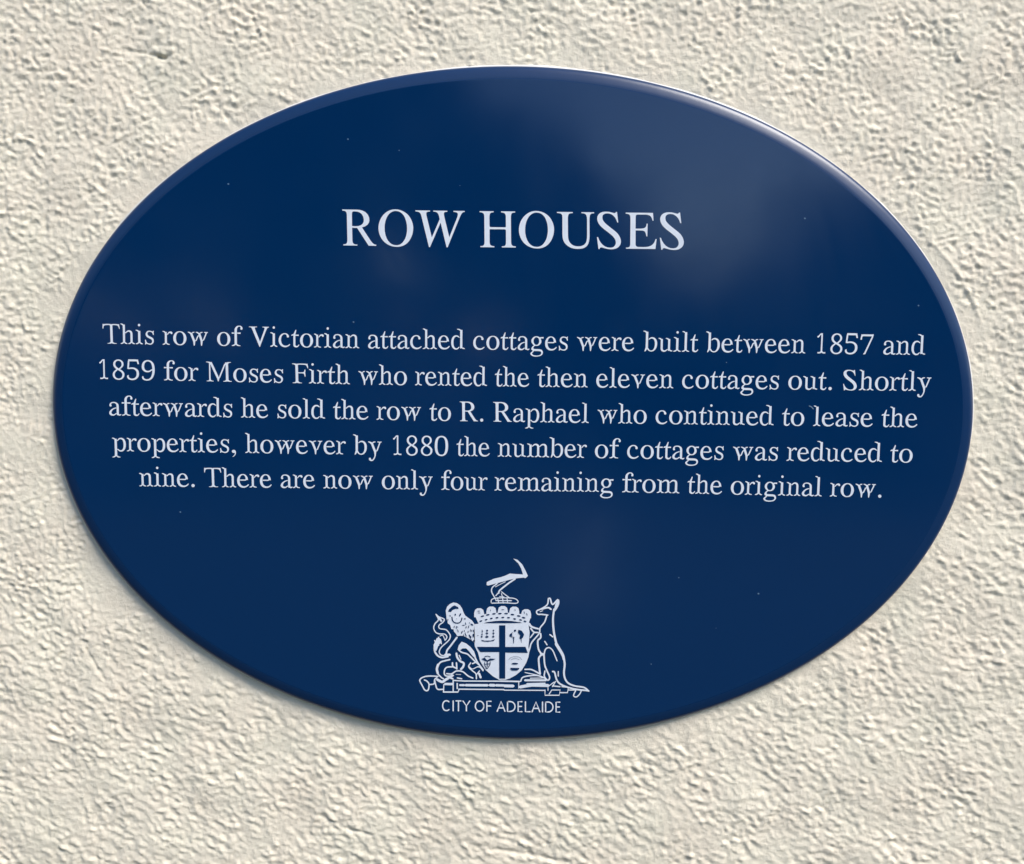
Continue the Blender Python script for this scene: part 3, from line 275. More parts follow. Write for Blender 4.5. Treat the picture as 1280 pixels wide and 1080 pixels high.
    's': [[[194,-8],[218,-10],[258,-3],[285,9],[296,16],[307,26],[324,45],[334,65],[340,78],[345,105],[345,141],[338,168],[330,187],[322,201],[310,214],[291,229],[273,240],[177,289],[158,303],[148,312],[143,320],[138,330],[134,349],[135,368],[139,383],[143,392],[151,404],[162,413],[176,420],[195,426],[210,427],[237,424],[260,415],[296,394],[303,383],[325,324],[329,321],[346,321],[348,326],[348,360],[340,406],[348,431],[348,456],[346,459],[333,460],[329,459],[312,436],[308,434],[275,446],[235,456],[200,460],[176,457],[160,454],[130,439],[115,427],[97,406],[86,385],[81,374],[76,347],[77,322],[81,301],[93,274],[116,249],[136,234],[166,216],[237,181],[268,160],[279,143],[286,128],[290,109],[289,92],[284,70],[273,53],[262,42],[250,35],[243,32],[231,29],[204,26],[174,29],[149,40],[107,66],[98,82],[76,153],[72,155],[53,154],[51,151],[51,115],[61,51],[51,20],[52,-6],[55,-8],[72,-8],[91,20],[95,23],[103,22],[158,0]]],
    't': [[[168,-10],[176,-10],[205,-6],[224,4],[237,12],[248,22],[262,40],[279,76],[277,80],[260,89],[256,86],[244,63],[228,48],[208,38],[197,36],[181,38],[171,42],[156,54],[151,60],[150,63],[147,84],[147,99],[148,385],[149,386],[156,380],[165,378],[197,379],[256,376],[260,377],[261,381],[261,416],[258,420],[208,418],[194,416],[164,417],[158,416],[149,409],[148,409],[148,416],[169,510],[177,554],[176,578],[172,579],[162,579],[156,578],[149,567],[114,490],[82,429],[76,424],[64,429],[53,429],[42,424],[24,413],[20,409],[17,403],[13,379],[16,377],[25,380],[39,380],[55,384],[66,385],[76,391],[78,391],[80,388],[81,375],[80,296],[80,88],[81,69],[85,44],[89,33],[95,24],[100,18],[112,9],[139,-4],[153,-8]]],
    'u': [[[180,-9],[188,-10],[216,-9],[239,-2],[257,7],[270,14],[281,24],[301,49],[312,49],[319,53],[324,63],[325,69],[323,73],[320,79],[315,83],[310,85],[302,84],[292,75],[281,63],[259,49],[232,39],[219,37],[210,38],[194,41],[177,51],[165,63],[158,77],[155,101],[154,413],[153,415],[150,416],[105,416],[100,428],[92,435],[71,445],[56,449],[47,450],[11,449],[9,447],[9,437],[9,429],[11,426],[25,424],[38,418],[56,406],[69,393],[74,390],[83,388],[85,385],[86,359],[86,119],[89,85],[94,61],[97,51],[105,35],[112,25],[127,12],[156,-3]],[[436,7],[476,9],[479,13],[479,31],[476,34],[460,37],[437,46],[417,59],[403,61],[400,67],[399,89],[399,415],[397,417],[351,417],[345,429],[339,435],[319,443],[301,449],[283,450],[250,449],[249,443],[250,427],[268,424],[281,419],[299,409],[315,393],[321,390],[328,388],[331,385],[332,355],[332,87],[332,79],[328,69],[333,53],[332,21],[333,19],[335,20],[360,28],[386,32],[388,31],[393,21],[400,15],[417,11]]],
    'v': [[[236,-12],[239,-14],[257,-14],[261,-12],[263,-3],[264,13],[268,25],[281,118],[289,139],[291,142],[293,143],[303,139],[313,139],[319,142],[325,149],[340,180],[408,348],[424,389],[426,400],[430,406],[439,412],[459,422],[475,428],[477,432],[477,443],[477,447],[475,449],[441,450],[409,444],[387,449],[375,450],[331,450],[327,449],[326,435],[327,428],[357,423],[380,412],[384,408],[385,396],[374,365],[300,182],[289,164],[287,150],[283,150],[277,154],[269,167],[191,367],[185,383],[182,398],[182,406],[185,409],[193,406],[201,406],[207,408],[233,424],[265,427],[267,432],[267,445],[266,449],[215,450],[197,447],[187,443],[180,437],[177,432],[177,420],[175,418],[163,417],[151,419],[97,439],[65,449],[25,450],[21,449],[19,447],[19,430],[21,426],[37,422],[63,408],[83,392],[114,361],[212,122],[226,25],[227,19],[233,9],[234,-7]]],
    'w': [[[217,-12],[221,-14],[241,-13],[248,1],[266,126],[273,143],[275,145],[287,141],[297,143],[303,147],[312,159],[327,190],[365,286],[370,291],[380,298],[386,310],[390,307],[395,297],[437,167],[446,145],[446,130],[451,89],[450,77],[456,35],[455,23],[459,-1],[463,-12],[465,-14],[483,-14],[486,-12],[492,3],[494,21],[498,33],[503,72],[506,83],[511,124],[517,147],[521,159],[525,164],[536,161],[546,162],[553,167],[562,179],[580,217],[634,348],[654,406],[659,412],[671,420],[681,425],[693,429],[694,439],[693,449],[689,450],[657,450],[634,445],[618,449],[608,450],[564,449],[562,445],[562,433],[564,428],[590,422],[609,412],[611,408],[610,397],[605,379],[552,252],[536,210],[532,202],[521,190],[517,178],[513,179],[509,182],[503,194],[463,319],[453,344],[441,391],[440,398],[441,405],[443,408],[453,406],[461,407],[491,422],[511,426],[514,430],[513,449],[509,450],[475,450],[457,447],[445,443],[439,438],[436,432],[435,422],[433,419],[408,419],[382,419],[380,420],[374,432],[368,437],[334,449],[324,450],[286,449],[285,445],[285,433],[287,428],[310,423],[329,410],[344,398],[350,396],[362,395],[364,394],[369,381],[377,354],[380,334],[378,328],[364,331],[354,329],[344,320],[338,313],[323,282],[285,188],[281,180],[271,171],[267,158],[261,161],[254,173],[181,363],[176,379],[173,397],[173,408],[176,413],[186,409],[193,409],[219,422],[239,426],[241,432],[241,445],[240,449],[203,450],[189,448],[180,444],[174,439],[170,432],[170,419],[136,418],[114,418],[107,430],[100,435],[61,448],[49,450],[22,449],[21,445],[21,432],[23,426],[33,422],[53,411],[76,393],[84,390],[92,390],[96,385],[124,309],[196,128],[213,7]]],
    'y': [[[123,-218],[141,-218],[157,-214],[182,-201],[200,-186],[206,-178],[218,-161],[233,-135],[251,-94],[266,-56],[274,-31],[288,96],[294,114],[296,118],[298,119],[310,116],[320,119],[327,125],[336,139],[349,171],[408,331],[430,400],[434,406],[443,412],[461,422],[473,425],[475,429],[475,437],[475,447],[473,449],[440,450],[410,443],[392,449],[383,450],[335,450],[330,449],[329,445],[328,431],[330,425],[355,422],[367,419],[383,410],[386,406],[386,402],[379,371],[319,206],[309,177],[302,159],[292,146],[288,133],[281,137],[274,149],[197,344],[186,376],[182,392],[184,398],[194,399],[200,401],[213,410],[229,419],[245,423],[263,425],[265,426],[266,437],[265,449],[261,450],[217,450],[202,448],[177,439],[170,431],[167,419],[164,417],[157,417],[151,417],[94,439],[62,449],[23,450],[15,449],[14,437],[15,426],[35,421],[54,411],[80,390],[113,358],[202,133],[218,98],[223,58],[227,46],[235,-21],[224,-64],[216,-88],[202,-117],[192,-132],[168,-162],[160,-168],[147,-172],[133,-172],[118,-165],[111,-159],[107,-151],[107,-131],[104,-119],[97,-111],[86,-106],[72,-105],[58,-109],[48,-117],[41,-129],[38,-145],[40,-161],[45,-175],[55,-190],[76,-205],[88,-211],[103,-215]]],
    '0': [[[238,-13],[253,-14],[290,-10],[309,-6],[333,3],[357,14],[390,39],[415,68],[426,85],[441,114],[457,162],[465,201],[471,236],[473,261],[476,317],[473,403],[465,463],[457,501],[444,540],[435,561],[421,586],[397,617],[382,630],[359,647],[335,659],[314,667],[292,672],[253,676],[211,672],[194,669],[168,660],[144,649],[107,622],[78,588],[57,548],[41,498],[33,459],[28,421],[25,384],[24,334],[25,282],[28,247],[33,207],[38,180],[44,155],[57,116],[77,78],[102,45],[115,33],[142,14],[166,3],[185,-4],[211,-10]],[[235,33],[222,35],[207,40],[194,47],[176,58],[167,68],[157,82],[141,112],[133,136],[124,172],[116,222],[112,261],[111,299],[111,365],[114,424],[123,490],[136,538],[143,557],[151,573],[160,586],[174,602],[196,617],[205,621],[224,627],[253,630],[277,627],[287,625],[305,617],[318,608],[329,600],[342,584],[360,550],[367,528],[378,486],[385,432],[388,390],[390,334],[388,276],[385,232],[376,172],[360,114],[345,84],[336,72],[324,58],[301,43],[277,35],[251,32]]],
    '1': [[[138,1],[140,0],[159,4],[196,4],[216,7],[233,13],[248,21],[256,26],[262,35],[265,37],[273,28],[287,19],[311,9],[337,4],[373,4],[392,0],[393,1],[393,25],[394,47],[393,51],[389,51],[375,48],[343,47],[329,48],[317,54],[307,63],[290,88],[290,621],[289,668],[288,670],[287,671],[270,671],[262,675],[256,676],[248,673],[241,666],[235,669],[230,670],[216,664],[202,652],[169,610],[149,590],[138,581],[129,578],[123,574],[111,572],[112,564],[117,548],[121,538],[124,533],[128,529],[134,525],[139,524],[146,526],[158,534],[176,555],[201,591],[212,609],[219,617],[224,619],[237,621],[240,617],[242,609],[242,86],[240,82],[235,77],[220,59],[211,52],[201,48],[189,47],[155,48],[140,51],[138,51],[137,47],[139,25]]],
    '5': [[[173,-13],[210,-14],[233,-13],[257,-9],[282,-3],[304,5],[331,18],[351,31],[378,55],[393,73],[406,92],[417,115],[426,142],[431,166],[434,199],[434,219],[432,243],[427,272],[423,284],[417,300],[403,325],[387,345],[367,363],[347,377],[329,388],[300,401],[280,407],[263,411],[228,415],[161,414],[141,411],[112,404],[104,404],[101,406],[100,410],[113,548],[115,589],[118,607],[124,619],[130,622],[331,622],[355,621],[361,619],[365,616],[372,605],[378,591],[385,562],[388,531],[414,533],[437,528],[438,532],[431,558],[425,607],[412,656],[412,684],[410,686],[382,684],[333,687],[114,687],[85,688],[83,662],[72,633],[69,617],[67,601],[53,457],[50,392],[46,367],[79,356],[106,357],[143,364],[188,367],[230,365],[269,354],[304,334],[332,304],[336,296],[348,270],[352,256],[354,241],[357,209],[356,184],[352,158],[343,128],[328,98],[314,81],[288,60],[271,50],[259,45],[224,37],[200,36],[171,38],[151,43],[141,47],[126,55],[108,69],[96,83],[90,94],[86,107],[86,130],[81,144],[88,162],[85,162],[67,151],[53,148],[44,140],[36,128],[34,121],[32,93],[34,81],[39,67],[50,48],[61,36],[77,22],[100,8],[132,-4]]],
    '7': [[[132,-6],[135,-8],[156,-8],[165,-6],[187,3],[200,2],[204,4],[219,45],[410,511],[427,555],[432,572],[436,611],[444,620],[449,630],[449,640],[446,649],[448,657],[446,658],[441,657],[431,661],[424,662],[416,661],[400,655],[388,656],[323,656],[122,656],[77,652],[48,653],[46,651],[46,626],[35,586],[31,565],[25,505],[20,480],[22,478],[46,482],[55,482],[68,479],[72,480],[70,513],[71,528],[74,544],[82,570],[93,588],[98,591],[109,594],[135,596],[202,595],[325,595],[375,596],[385,594],[387,586],[387,576],[384,565],[367,528],[167,49],[162,40],[146,23],[142,17],[134,0]]],
    '8': [[[242,-14],[286,-11],[325,-1],[359,15],[386,34],[402,49],[408,57],[422,76],[430,91],[437,110],[441,124],[444,139],[445,170],[442,200],[439,214],[431,232],[417,258],[404,272],[376,300],[340,325],[315,340],[310,344],[310,346],[316,359],[320,365],[351,388],[381,417],[400,441],[411,460],[419,487],[422,514],[418,552],[410,577],[400,596],[391,611],[383,621],[365,638],[350,649],[324,662],[298,671],[277,674],[255,676],[230,674],[207,671],[178,661],[151,647],[136,636],[114,614],[103,598],[90,575],[83,550],[80,535],[79,508],[81,477],[89,451],[103,424],[115,407],[140,380],[175,353],[178,347],[169,330],[132,301],[112,283],[97,267],[79,244],[69,225],[62,208],[59,194],[56,164],[57,141],[59,128],[62,114],[69,95],[83,68],[90,58],[103,44],[127,22],[162,3],[200,-9]],[[243,30],[218,32],[191,42],[180,49],[157,66],[139,91],[128,116],[124,131],[121,156],[122,181],[125,196],[132,215],[143,235],[159,258],[203,299],[220,319],[223,321],[263,303],[280,290],[309,272],[341,246],[358,227],[366,214],[375,193],[379,170],[379,150],[373,116],[358,85],[340,64],[329,55],[306,41],[280,32],[250,29]],[[263,370],[228,386],[178,430],[162,451],[152,474],[147,491],[145,510],[146,531],[152,558],[161,579],[173,596],[180,604],[200,619],[225,630],[241,632],[268,632],[286,628],[304,619],[322,606],[336,590],[347,573],[354,554],[358,539],[359,523],[359,504],[356,483],[348,462],[333,437],[316,418],[280,386],[270,370],[268,369]]],
    '9': [[[194,-22],[245,-17],[272,-10],[293,-3],[325,14],[339,24],[359,40],[380,64],[397,87],[410,109],[422,136],[437,175],[447,216],[454,261],[459,302],[459,401],[456,434],[451,471],[449,485],[436,528],[426,551],[415,572],[390,608],[362,633],[341,647],[323,657],[285,670],[237,676],[190,671],[150,658],[114,637],[88,614],[63,582],[47,547],[38,522],[33,493],[30,463],[30,442],[35,397],[43,370],[54,346],[69,325],[86,308],[109,290],[136,276],[161,268],[195,261],[230,262],[255,264],[285,273],[308,285],[327,298],[343,313],[352,318],[369,322],[379,327],[381,323],[383,315],[379,274],[369,208],[357,165],[344,128],[332,107],[308,71],[295,60],[260,36],[239,30],[201,24],[167,26],[146,32],[130,38],[112,50],[92,72],[84,89],[80,105],[75,114],[73,133],[69,133],[61,128],[44,115],[39,109],[36,103],[34,85],[38,64],[50,36],[65,19],[81,7],[99,-3],[115,-9],[155,-19]],[[232,309],[207,311],[199,312],[165,327],[148,341],[135,354],[124,374],[115,401],[111,430],[110,454],[112,495],[120,530],[128,555],[149,587],[174,610],[195,621],[207,625],[239,630],[274,624],[298,611],[317,598],[341,569],[362,524],[375,469],[381,418],[383,381],[380,366],[377,361],[375,361],[362,365],[352,363],[339,358],[320,345],[304,331],[287,321],[266,313],[245,309]]],
    'V': [[[16,662],[288,662],[288,643],[235,640],[210,620],[214,592],[232,545],[388,160],[530,540],[546,590],[548,616],[525,638],[474,643],[474,662],[697,662],[697,643],[660,634],[634,612],[608,560],[590,520],[385,-11],[368,-11],[128,562],[100,618],[70,638],[16,643]]],
    '.': [[[180,44],[173,69],[156,89],[131,98],[105,95],[83,80],[71,57],[71,30],[83,7],[105,-7],[131,-10],[156,-1],[173,18]]],
    ',': [[[83,-141],[128,-117],[165,-82],[188,-38],[195,10],[188,50],[170,80],[142,98],[112,102],[80,92],[60,70],[56,44],[64,18],[84,0],[108,-6],[130,-2],[147,0],[156,-12],[156,-34],[142,-72],[112,-106],[77,-129]]]}
LINES = [
    [('This', 128.1, 429.4, 194.0, 430.6), ('row', 203.3, 430.8, 261.2, 431.9), ('of', 270.5, 432.0, 301.5, 432.6), ('Victorian', 310.9, 432.8, 449.6, 435.3), ('attached', 458.8, 435.5, 581.4, 436.7), ('cottages', 590.6, 436.8, 711.0, 438.0), ('were', 720.2, 438.1, 793.2, 438.8), ('built', 803.6, 439.0, 872.5, 439.9), ('between', 881.9, 440.0, 1007.0, 441.7), ('1857', 1016.4, 441.8, 1092.9, 442.9), ('and', 1102.5, 443.0, 1156.6, 443.7)],
    [('1859', 120.4, 473.7, 195.1, 475.2), ('for', 204.4, 475.4, 248.0, 476.3), ('Moses', 257.4, 476.5, 355.3, 478.6), ('Firth', 364.7, 478.8, 437.9, 480.3), ('who', 447.3, 480.5, 509.7, 481.4), ('rented', 518.7, 481.5, 609.0, 482.7), ('the', 618.0, 482.8, 662.2, 483.4), ('then', 671.2, 483.5, 735.1, 484.2), ('eleven', 744.3, 484.3, 842.1, 485.3), ('cottages', 851.5, 485.4, 974.6, 486.7), ('out.', 984.0, 486.8, 1042.3, 487.4), ('Shortly', 1051.9, 487.5, 1164.3, 488.7)],
    [('afterwards', 135.4, 519.1, 291.8, 521.7), ('he', 301.1, 521.8, 335.9, 522.4), ('sold', 345.1, 522.5, 406.7, 523.5), ('the', 416.0, 523.7, 461.2, 524.4), ('row', 470.5, 524.6, 527.2, 525.5), ('to', 536.3, 525.7, 564.7, 526.2), ('R.', 573.8, 526.3, 606.6, 526.8), ('Raphael', 615.5, 526.9, 736.6, 528.7), ('who', 745.9, 528.8, 809.2, 529.7), ('continued', 818.4, 529.8, 967.2, 531.8), ('to', 976.6, 531.9, 1006.0, 532.3), ('lease', 1015.5, 532.4, 1091.3, 533.4), ('the', 1100.8, 533.6, 1147.2, 534.2)],
    [('properties,', 140.3, 563.8, 297.1, 566.0), ('however', 306.4, 566.1, 432.2, 567.9), ('by', 441.4, 568.0, 478.0, 568.5), ('1880', 487.2, 568.7, 561.0, 569.7), ('the', 570.2, 569.9, 612.9, 570.5), ('number', 621.6, 570.7, 733.2, 572.3), ('of', 742.4, 572.4, 773.5, 572.9), ('cottages', 782.8, 573.0, 905.5, 574.8), ('was', 914.9, 574.9, 973.4, 575.8), ('reduced', 982.9, 575.9, 1102.5, 577.6), ('to', 1111.9, 577.8, 1141.4, 578.2)],
    [('nine.', 173.9, 607.8, 246.0, 608.6), ('There', 255.1, 608.7, 340.5, 609.6), ('are', 349.7, 609.7, 394.5, 610.3), ('now', 403.7, 610.4, 467.1, 611.1), ('only', 476.3, 611.2, 541.7, 612.0), ('four', 550.9, 612.2, 609.2, 613.0), ('remaining', 618.0, 613.1, 767.6, 615.0), ('from', 776.9, 615.2, 849.2, 616.6), ('the', 858.5, 616.8, 903.0, 617.8), ('original', 912.1, 618.0, 1027.6, 620.4), ('row.', 1036.9, 620.5, 1104.2, 621.9)],
    [('ROW', 426.8, 306.7, 581.2, 308.7), ('HOUSES', 597.8, 308.9, 858.8, 311.7)]]
# ---------------------------------------------------------------- lettering
def hershey_width(c): return ADV[c]
ADV = dict(a=444,b=500,c=444,d=500,e=444,f=333,g=500,h=500,i=278,l=278,m=778,n=500,o=500,p=500,r=333,s=389,t=278,u=500,v=500,w=722,y=500,T=611,V=722,M=889,F=556,S=556,R=667,O=722,W=944,H=722,U=722,E=611)
for c in '0123456789': ADV[c] = 500
ADV['.'] = ADV[','] = 250
PRINT_Y = -0.00009                            # the print lies just proud of the enamel
def glyph_mesh(name, contours, m, parent):
    """filled, slightly raised shape from closed outlines given in metres on the plaque"""
    cu = bpy.data.curves.new(name, 'CURVE'); cu.dimensions = '2D'; cu.fill_mode = 'BOTH'; cu.extrude = 0.00004
    for c in contours:
        s = cu.splines.new('POLY'); s.points.add(len(c) - 1); s.use_cyclic_u = True
        s.points.foreach_set('co', [w for x, z in c for w in (x, z, 0, 1)])
    t = bpy.data.objects.new(name, cu); scene.collection.objects.link(t)
    me = bpy.data.meshes.new_from_object(t.evaluated_get(bpy.context.evaluated_depsgraph_get()))
    bpy.data.objects.remove(t); bpy.data.curves.remove(cu); me.name = name
    n = len(me.vertices); co = np.empty(n * 3, np.float32); me.vertices.foreach_get('co', co); co = co.reshape(-1, 3)
    co = np.stack([co[:, 0], PRINT_Y - co[:, 2], co[:, 1]], 1); me.vertices.foreach_set('co', co.ravel().astype(np.float32)); me.update()
    me.materials.clear()
    return link(name, me, m, parent)
ORD = ['heading', 'first line of the text', 'second line of the text', 'third line of the text', 'fourth line of the text', 'last line of the text']
for li in (5, 0, 1, 2, 3, 4):
    name = 'heading' if li == 5 else 'text_line'
    holder = empty(name, (0, 0, 0), plaque)
    holder['label'] = ('large white serif capitals reading ' if li == 5 else 'white serif line reading ') + ' '.join(w[0] for w in LINES[li])
    for (word, u0, v0, u1, v1) in LINES[li]:
        p0 = np.array(unproj(u0, v0)); p1 = np.array(unproj(u1, v1)); tot = sum(ADV[c] for c in word)
        e = (p1 - p0) / tot; up = np.array([-e[1], e[0]]) * (0.0 + 1.0); x = 0; cs = []
        k = (0.01932 if li < 5 else 0.03427) / 1000 / math.hypot(*e); up = up * k
        for c in word:
            for ct in GLYPHS[c]: cs.append([tuple(p0 + e * (x + gx) + up * gy) for gx, gy in ct])
            x += ADV[c]
        o = glyph_mesh('word', cs, M_print, holder); o['label'] = 'white serif word ' + word.strip('.,')
holder = empty('city_name', (0, 0, 0), plaque); holder['label'] = 'small white sans serif capitals reading CITY OF ADELAIDE'
CITY = [('CITY', [(552.5, 562.8), (565.5, 567.5), (569.2, 577.0), (578.0, 588.0)]), ('OF', [(593.4, 605.6), (607.8, 614.7)]),
        ('ADELAIDE', [(620.7, 632.0), (633.6, 644.6), (646.9, 653.2), (656.0, 663.4), (664.3, 675.6), (677.2, 679.1), (681.2, 692.0), (694.3, 700.6)])]
# ---------------------------------------------------------------- the coat of arms: drawn strokes and filled shapes
class Art:
    """flat printed shapes; every shape lies a few micrometres above the one before"""
    def __init__(s): s.v = []; s.f = []; s.k = 0
    def at(s, fr, p): return unproj(fr[0] + p[0] / fr[2], fr[1] + p[1] / fr[2])
    def lay(s): s.k += 1; return PRINT_Y - 0.000045 - (s.k % 40) * 0.000004
    def stroke(s, fr, pts, w, w2=None, smooth=True):
        q = [np.array(p, float) for p in pts]
        if smooth and len(q) > 2:
            e = [2 * q[0] - q[1]] + q + [2 * q[-1] - q[-2]]; o = []
            for i in range(1, len(e) - 2):
                for t in (0, 0.25, 0.5, 0.75):
                    a, b, c, d = e[i - 1:i + 3]
                    o.append(0.5 * (2 * b + (c - a) * t + (2 * a - 5 * b + 4 * c - d) * t * t + (3 * b - a - 3 * c + d) * t ** 3))
            q = o + [q[-1]]
        w2 = w if w2 is None else w2; w, w2 = w * 0.88, w2 * 0.88; n = len(q); y = s.lay(); n0 = len(s.v)
        # half-round ends
        for i, p in enumerate(q):
            t = q[min(i + 1, n - 1)] - q[max(i - 1, 0)]; t = t / (np.hypot(*t) + 1e-9); m = np.array([-t[1], t[0]])
            ww = (w + (w2 - w) * i / max(1, n - 1)) / 2
            if i == 0: a = [p - t * ww * 0.9 + m * ww * 0.4, p - t * ww * 0.9 - m * ww * 0.4]; [s.v.append((*self_at(s, fr, z), y)) for z in a]
            for z in (p + m * ww, p - m * ww): s.v.append((*self_at(s, fr, z), y))
            if i == n - 1: [s.v.append((*self_at(s, fr, z), y)) for z in (p + t * ww * 0.9 + m * ww * 0.4, p + t * ww * 0.9 - m * ww * 0.4)]
        cnt = (len(s.v) - n0) // 2
        for i in range(cnt - 1): a = n0 + 2 * i; s.f.append((a, a + 2, a + 3, a + 1))
    def fill(s, fr, pts):
        from mathutils.geometry import tessellate_polygon
        q = [self_at(s, fr, p) for p in pts]; y = s.lay(); n0 = len(s.v); s.v += [(a, b, y) for a, b in q]
        for t in tessellate_polygon([[Vector((a, b, 0)) for a, b in q]]): s.f.append(tuple(n0 + k for k in t))
    def blob(s, fr, c, rx, ry=None, ang=0, n=12):
        ry = rx if ry is None else ry; ca, sa = math.cos(R(ang)), math.sin(R(ang))
        s.fill(fr, [(c[0] + rx * math.cos(t) * ca - ry * math.sin(t) * sa, c[1] + rx * math.cos(t) * sa + ry * math.sin(t) * ca) for t in [2 * math.pi * k / n for k in range(n)]])
    def build(s, name, m, parent, label=None):
        me = bpy.data.meshes.new(name); f2 = []
        for f in s.f:
            a, b, c = [np.array(s.v[k][:2]) for k in f[:3]]; cr = (b - a)[0] * (c - a)[1] - (b - a)[1] * (c - a)[0]
            f2.append(f if cr > 0 else tuple(reversed(f)))
        me.from_pydata([(x, y, z) for x, z, y in s.v], [], f2)
        o = link(name, me, m, parent)
        if label: o['label'] = label
        return o
def self_at(s, fr, p): return s.at(fr, p)
arc = lambda a0, a1, n=14: [(0.5 + 0.5 * math.cos(R(a0 + (a1 - a0) * k / n)), 0.5 - 0.5 * math.sin(R(a0 + (a1 - a0) * k / n))) for k in range(n + 1)]
SANS = {'C': [[(x * 1.12 if x > .5 else x, y) for x, y in arc(52, 308)]], 'O': [arc(0, 360, 20)], 'I': [[(.5, 0), (.5, 1)]], 'T': [[(0, 0), (1, 0)], [(.5, 0), (.5, 1)]],
        'Y': [[(0, 0), (.5, .5), (1, 0)], [(.5, .5), (.5, 1)]], 'F': [[(1, 0), (0, 0), (0, 1)], [(0, .47), (.9, .47)]], 'E': [[(1, 0), (0, 0), (0, 1), (1, 1)], [(0, .48), (.9, .48)]],
        'L': [[(0, 0), (0, 1), (1, 1)]], 'A': [[(0, 1), (.5, 0), (1, 1)], [(.2, .66), (.8, .66)]],
        'D': [[(0, 0), (.35, 0)] + [(.35 + .65 * math.cos(R(t)), .5 - .5 * math.sin(R(t))) for t in range(75, -80, -15)] + [(.35, 1), (0, 1), (0, 0)]]}
for word, boxes in CITY:
    w_ = Art()
    for c, (l, r_) in zip(word, boxes):
        base = 889.0 + (l - 552) * 0.0125; top = base - 14.0; h = 0.8
        for st in SANS[c]:
            w_.stroke((0, 0, 1.0), [(l + h + (r_ - l - 2 * h) * x, top + h + (14.0 - 2 * h) * y) for x, y in st], 1.75, smooth=False)
    o = w_.build('word', M_print, holder, 'small white capitals ' + word)
arms = empty('coat_of_arms', (0, 0, 0), plaque); arms['label'] = 'white printed city coat of arms with lion, kangaroo, quartered shield and crown'
Z5 = (510, 680, 4.908); ZL1 = (535, 745, 18.0); ZL2 = (535, 795, 18.0); ZS = (590, 770, 12.7)
ZB1 = (520, 840, 11.636); ZB2 = (625, 830, 10.667); ZK = (620, 740, 7.714); ZC = (580, 690, 10.8)
a = Art()                                     # crest: bent arm with pickaxe on a wreath
a.fill(ZC, [(305, 445), (308, 405), (400, 362), (500, 338), (560, 318), (620, 290), (680, 296), (790, 302), (802, 345), (690, 356), (600, 378), (530, 398), (430, 425), (325, 452)])
a.fill(ZC, [(665, 90), (720, 103), (785, 165), (828, 245), (862, 322), (832, 352), (792, 342), (793, 290), (772, 222), (732, 152)])
for p, w in [([(450, 425), (385, 475), (372, 530), (400, 590), (430, 640)], 17), ([(690, 362), (610, 415), (545, 465), (480, 520), (468, 555)], 24), ([(560, 400), (480, 440), (425, 470)], 10),
             ([(480, 530), (430, 590)], 15), ([(505, 535), (560, 578), (620, 622)], 15), ([(505, 560), (522, 610)], 13), ([(480, 600), (540, 605)], 12),
             ([(370, 690), (550, 685), (700, 692), (730, 665), (690, 630), (600, 618), (430, 622), (372, 645), (368, 690)], 15),
             ([(430, 655), (640, 655)], 17), ([(455, 625), (470, 690)], 14), ([(520, 620), (530, 690)], 14), ([(580, 620), (590, 690)], 14)]: a.stroke(ZC, p, w)
a.build('crest_arm', M_print, arms, 'bent arm holding a pickaxe above the crown')
c = Art()                                     # mural crown
for (x, y) in [(205, 825), (370, 802), (525, 795), (680, 803), (840, 838)]:
    c.fill(ZC, [(x - 66, y + 55), (x - 68, y), (x - 55, y - 45), (x - 25, y - 66), (x + 25, y - 66), (x + 55, y - 45), (x + 66, y), (x + 64, y + 55)])
c.fill(ZC, [(150, 862), (205, 985), (300, 948), (420, 930), (525, 925), (640, 930), (760, 948), (865, 985), (900, 880), (835, 850), (680, 822), (525, 815), (370, 822), (220, 850)])
c.build('mural_crown', M_print, arms, 'embattled white crown over the shield')
c = Art()
for (x, y) in [(250, 865), (322, 846), (405, 832), (485, 829), (570, 829), (655, 842), (740, 861), (806, 884)]: c.blob(ZC, (x, y), 25, 10, (x - 525) * 0.05)
for (x, y) in [(228, 930), (300, 911), (370, 894), (447, 884), (525, 881), (602, 884), (685, 900), (765, 913), (825, 933)]: c.blob(ZC, (x, y), 20, 9.5, (x - 525) * 0.07)
for (x, y) in [(200, 795), (205, 820), (815, 815), (850, 838)]: c.blob(ZC, (x, y), 19, 4, 0 if x < 500 else 70)
c.blob(ZC, (525, 775), 22, 4); c.blob(ZC, (360, 785), 12, 4, 90); c.blob(ZC, (690, 780), 12, 4, 60)
for v in range(len(c.v)): c.v[v] = (c.v[v][0], c.v[v][1], c.v[v][2] - 0.0002)
c.build('crown_mortar_joints', M_mark, arms)
s = Art()                                     # shield
s.fill(ZS, [(35, 130), (160, 116), (480, 112), (800, 112), (895, 130), (915, 260), (905, 400), (895, 480), (908, 580), (895, 650), (862, 740), (790, 858), (700, 935), (600, 990), (530, 1012), (430, 1012), (330, 955), (210, 850), (130, 715), (95, 580), (45, 480), (28, 300)])
s.build('shield', M_print, arms, 'white quartered shield with a dark cross')
s = Art()
s.fill(ZS, [(432, 145), (530, 145), (528, 990), (434, 990)])
s.fill(ZS, [(80, 486), (433, 488), (433, 568), (135, 568), (105, 530)]); s.fill(ZS, [(529, 488), (850, 486), (885, 582), (529, 576)])
s.fill(ZS, [(205, 106), (340, 84), (480, 78), (640, 84), (790, 106), (640, 108), (480, 110), (340, 109)])
for (x, y, rx, ry) in [(240, 228, 16, 15), (238, 272, 23, 10), (238, 328, 28, 14), (165, 240, 8, 16), (160, 290, 12, 10), (155, 326, 15, 12), (342, 226, 13, 9), (342, 270, 18, 9), (338, 326, 20, 12), (95, 305, 12, 4)]: s.blob(ZS, (x, y), rx, ry)
for x in (162, 239, 341): s.stroke(ZS, [(x, 215), (x, 340)], 7)
s.fill(ZS, [(140, 372), (200, 388), (300, 386), (368, 364), (345, 392), (250, 404), (165, 396)])
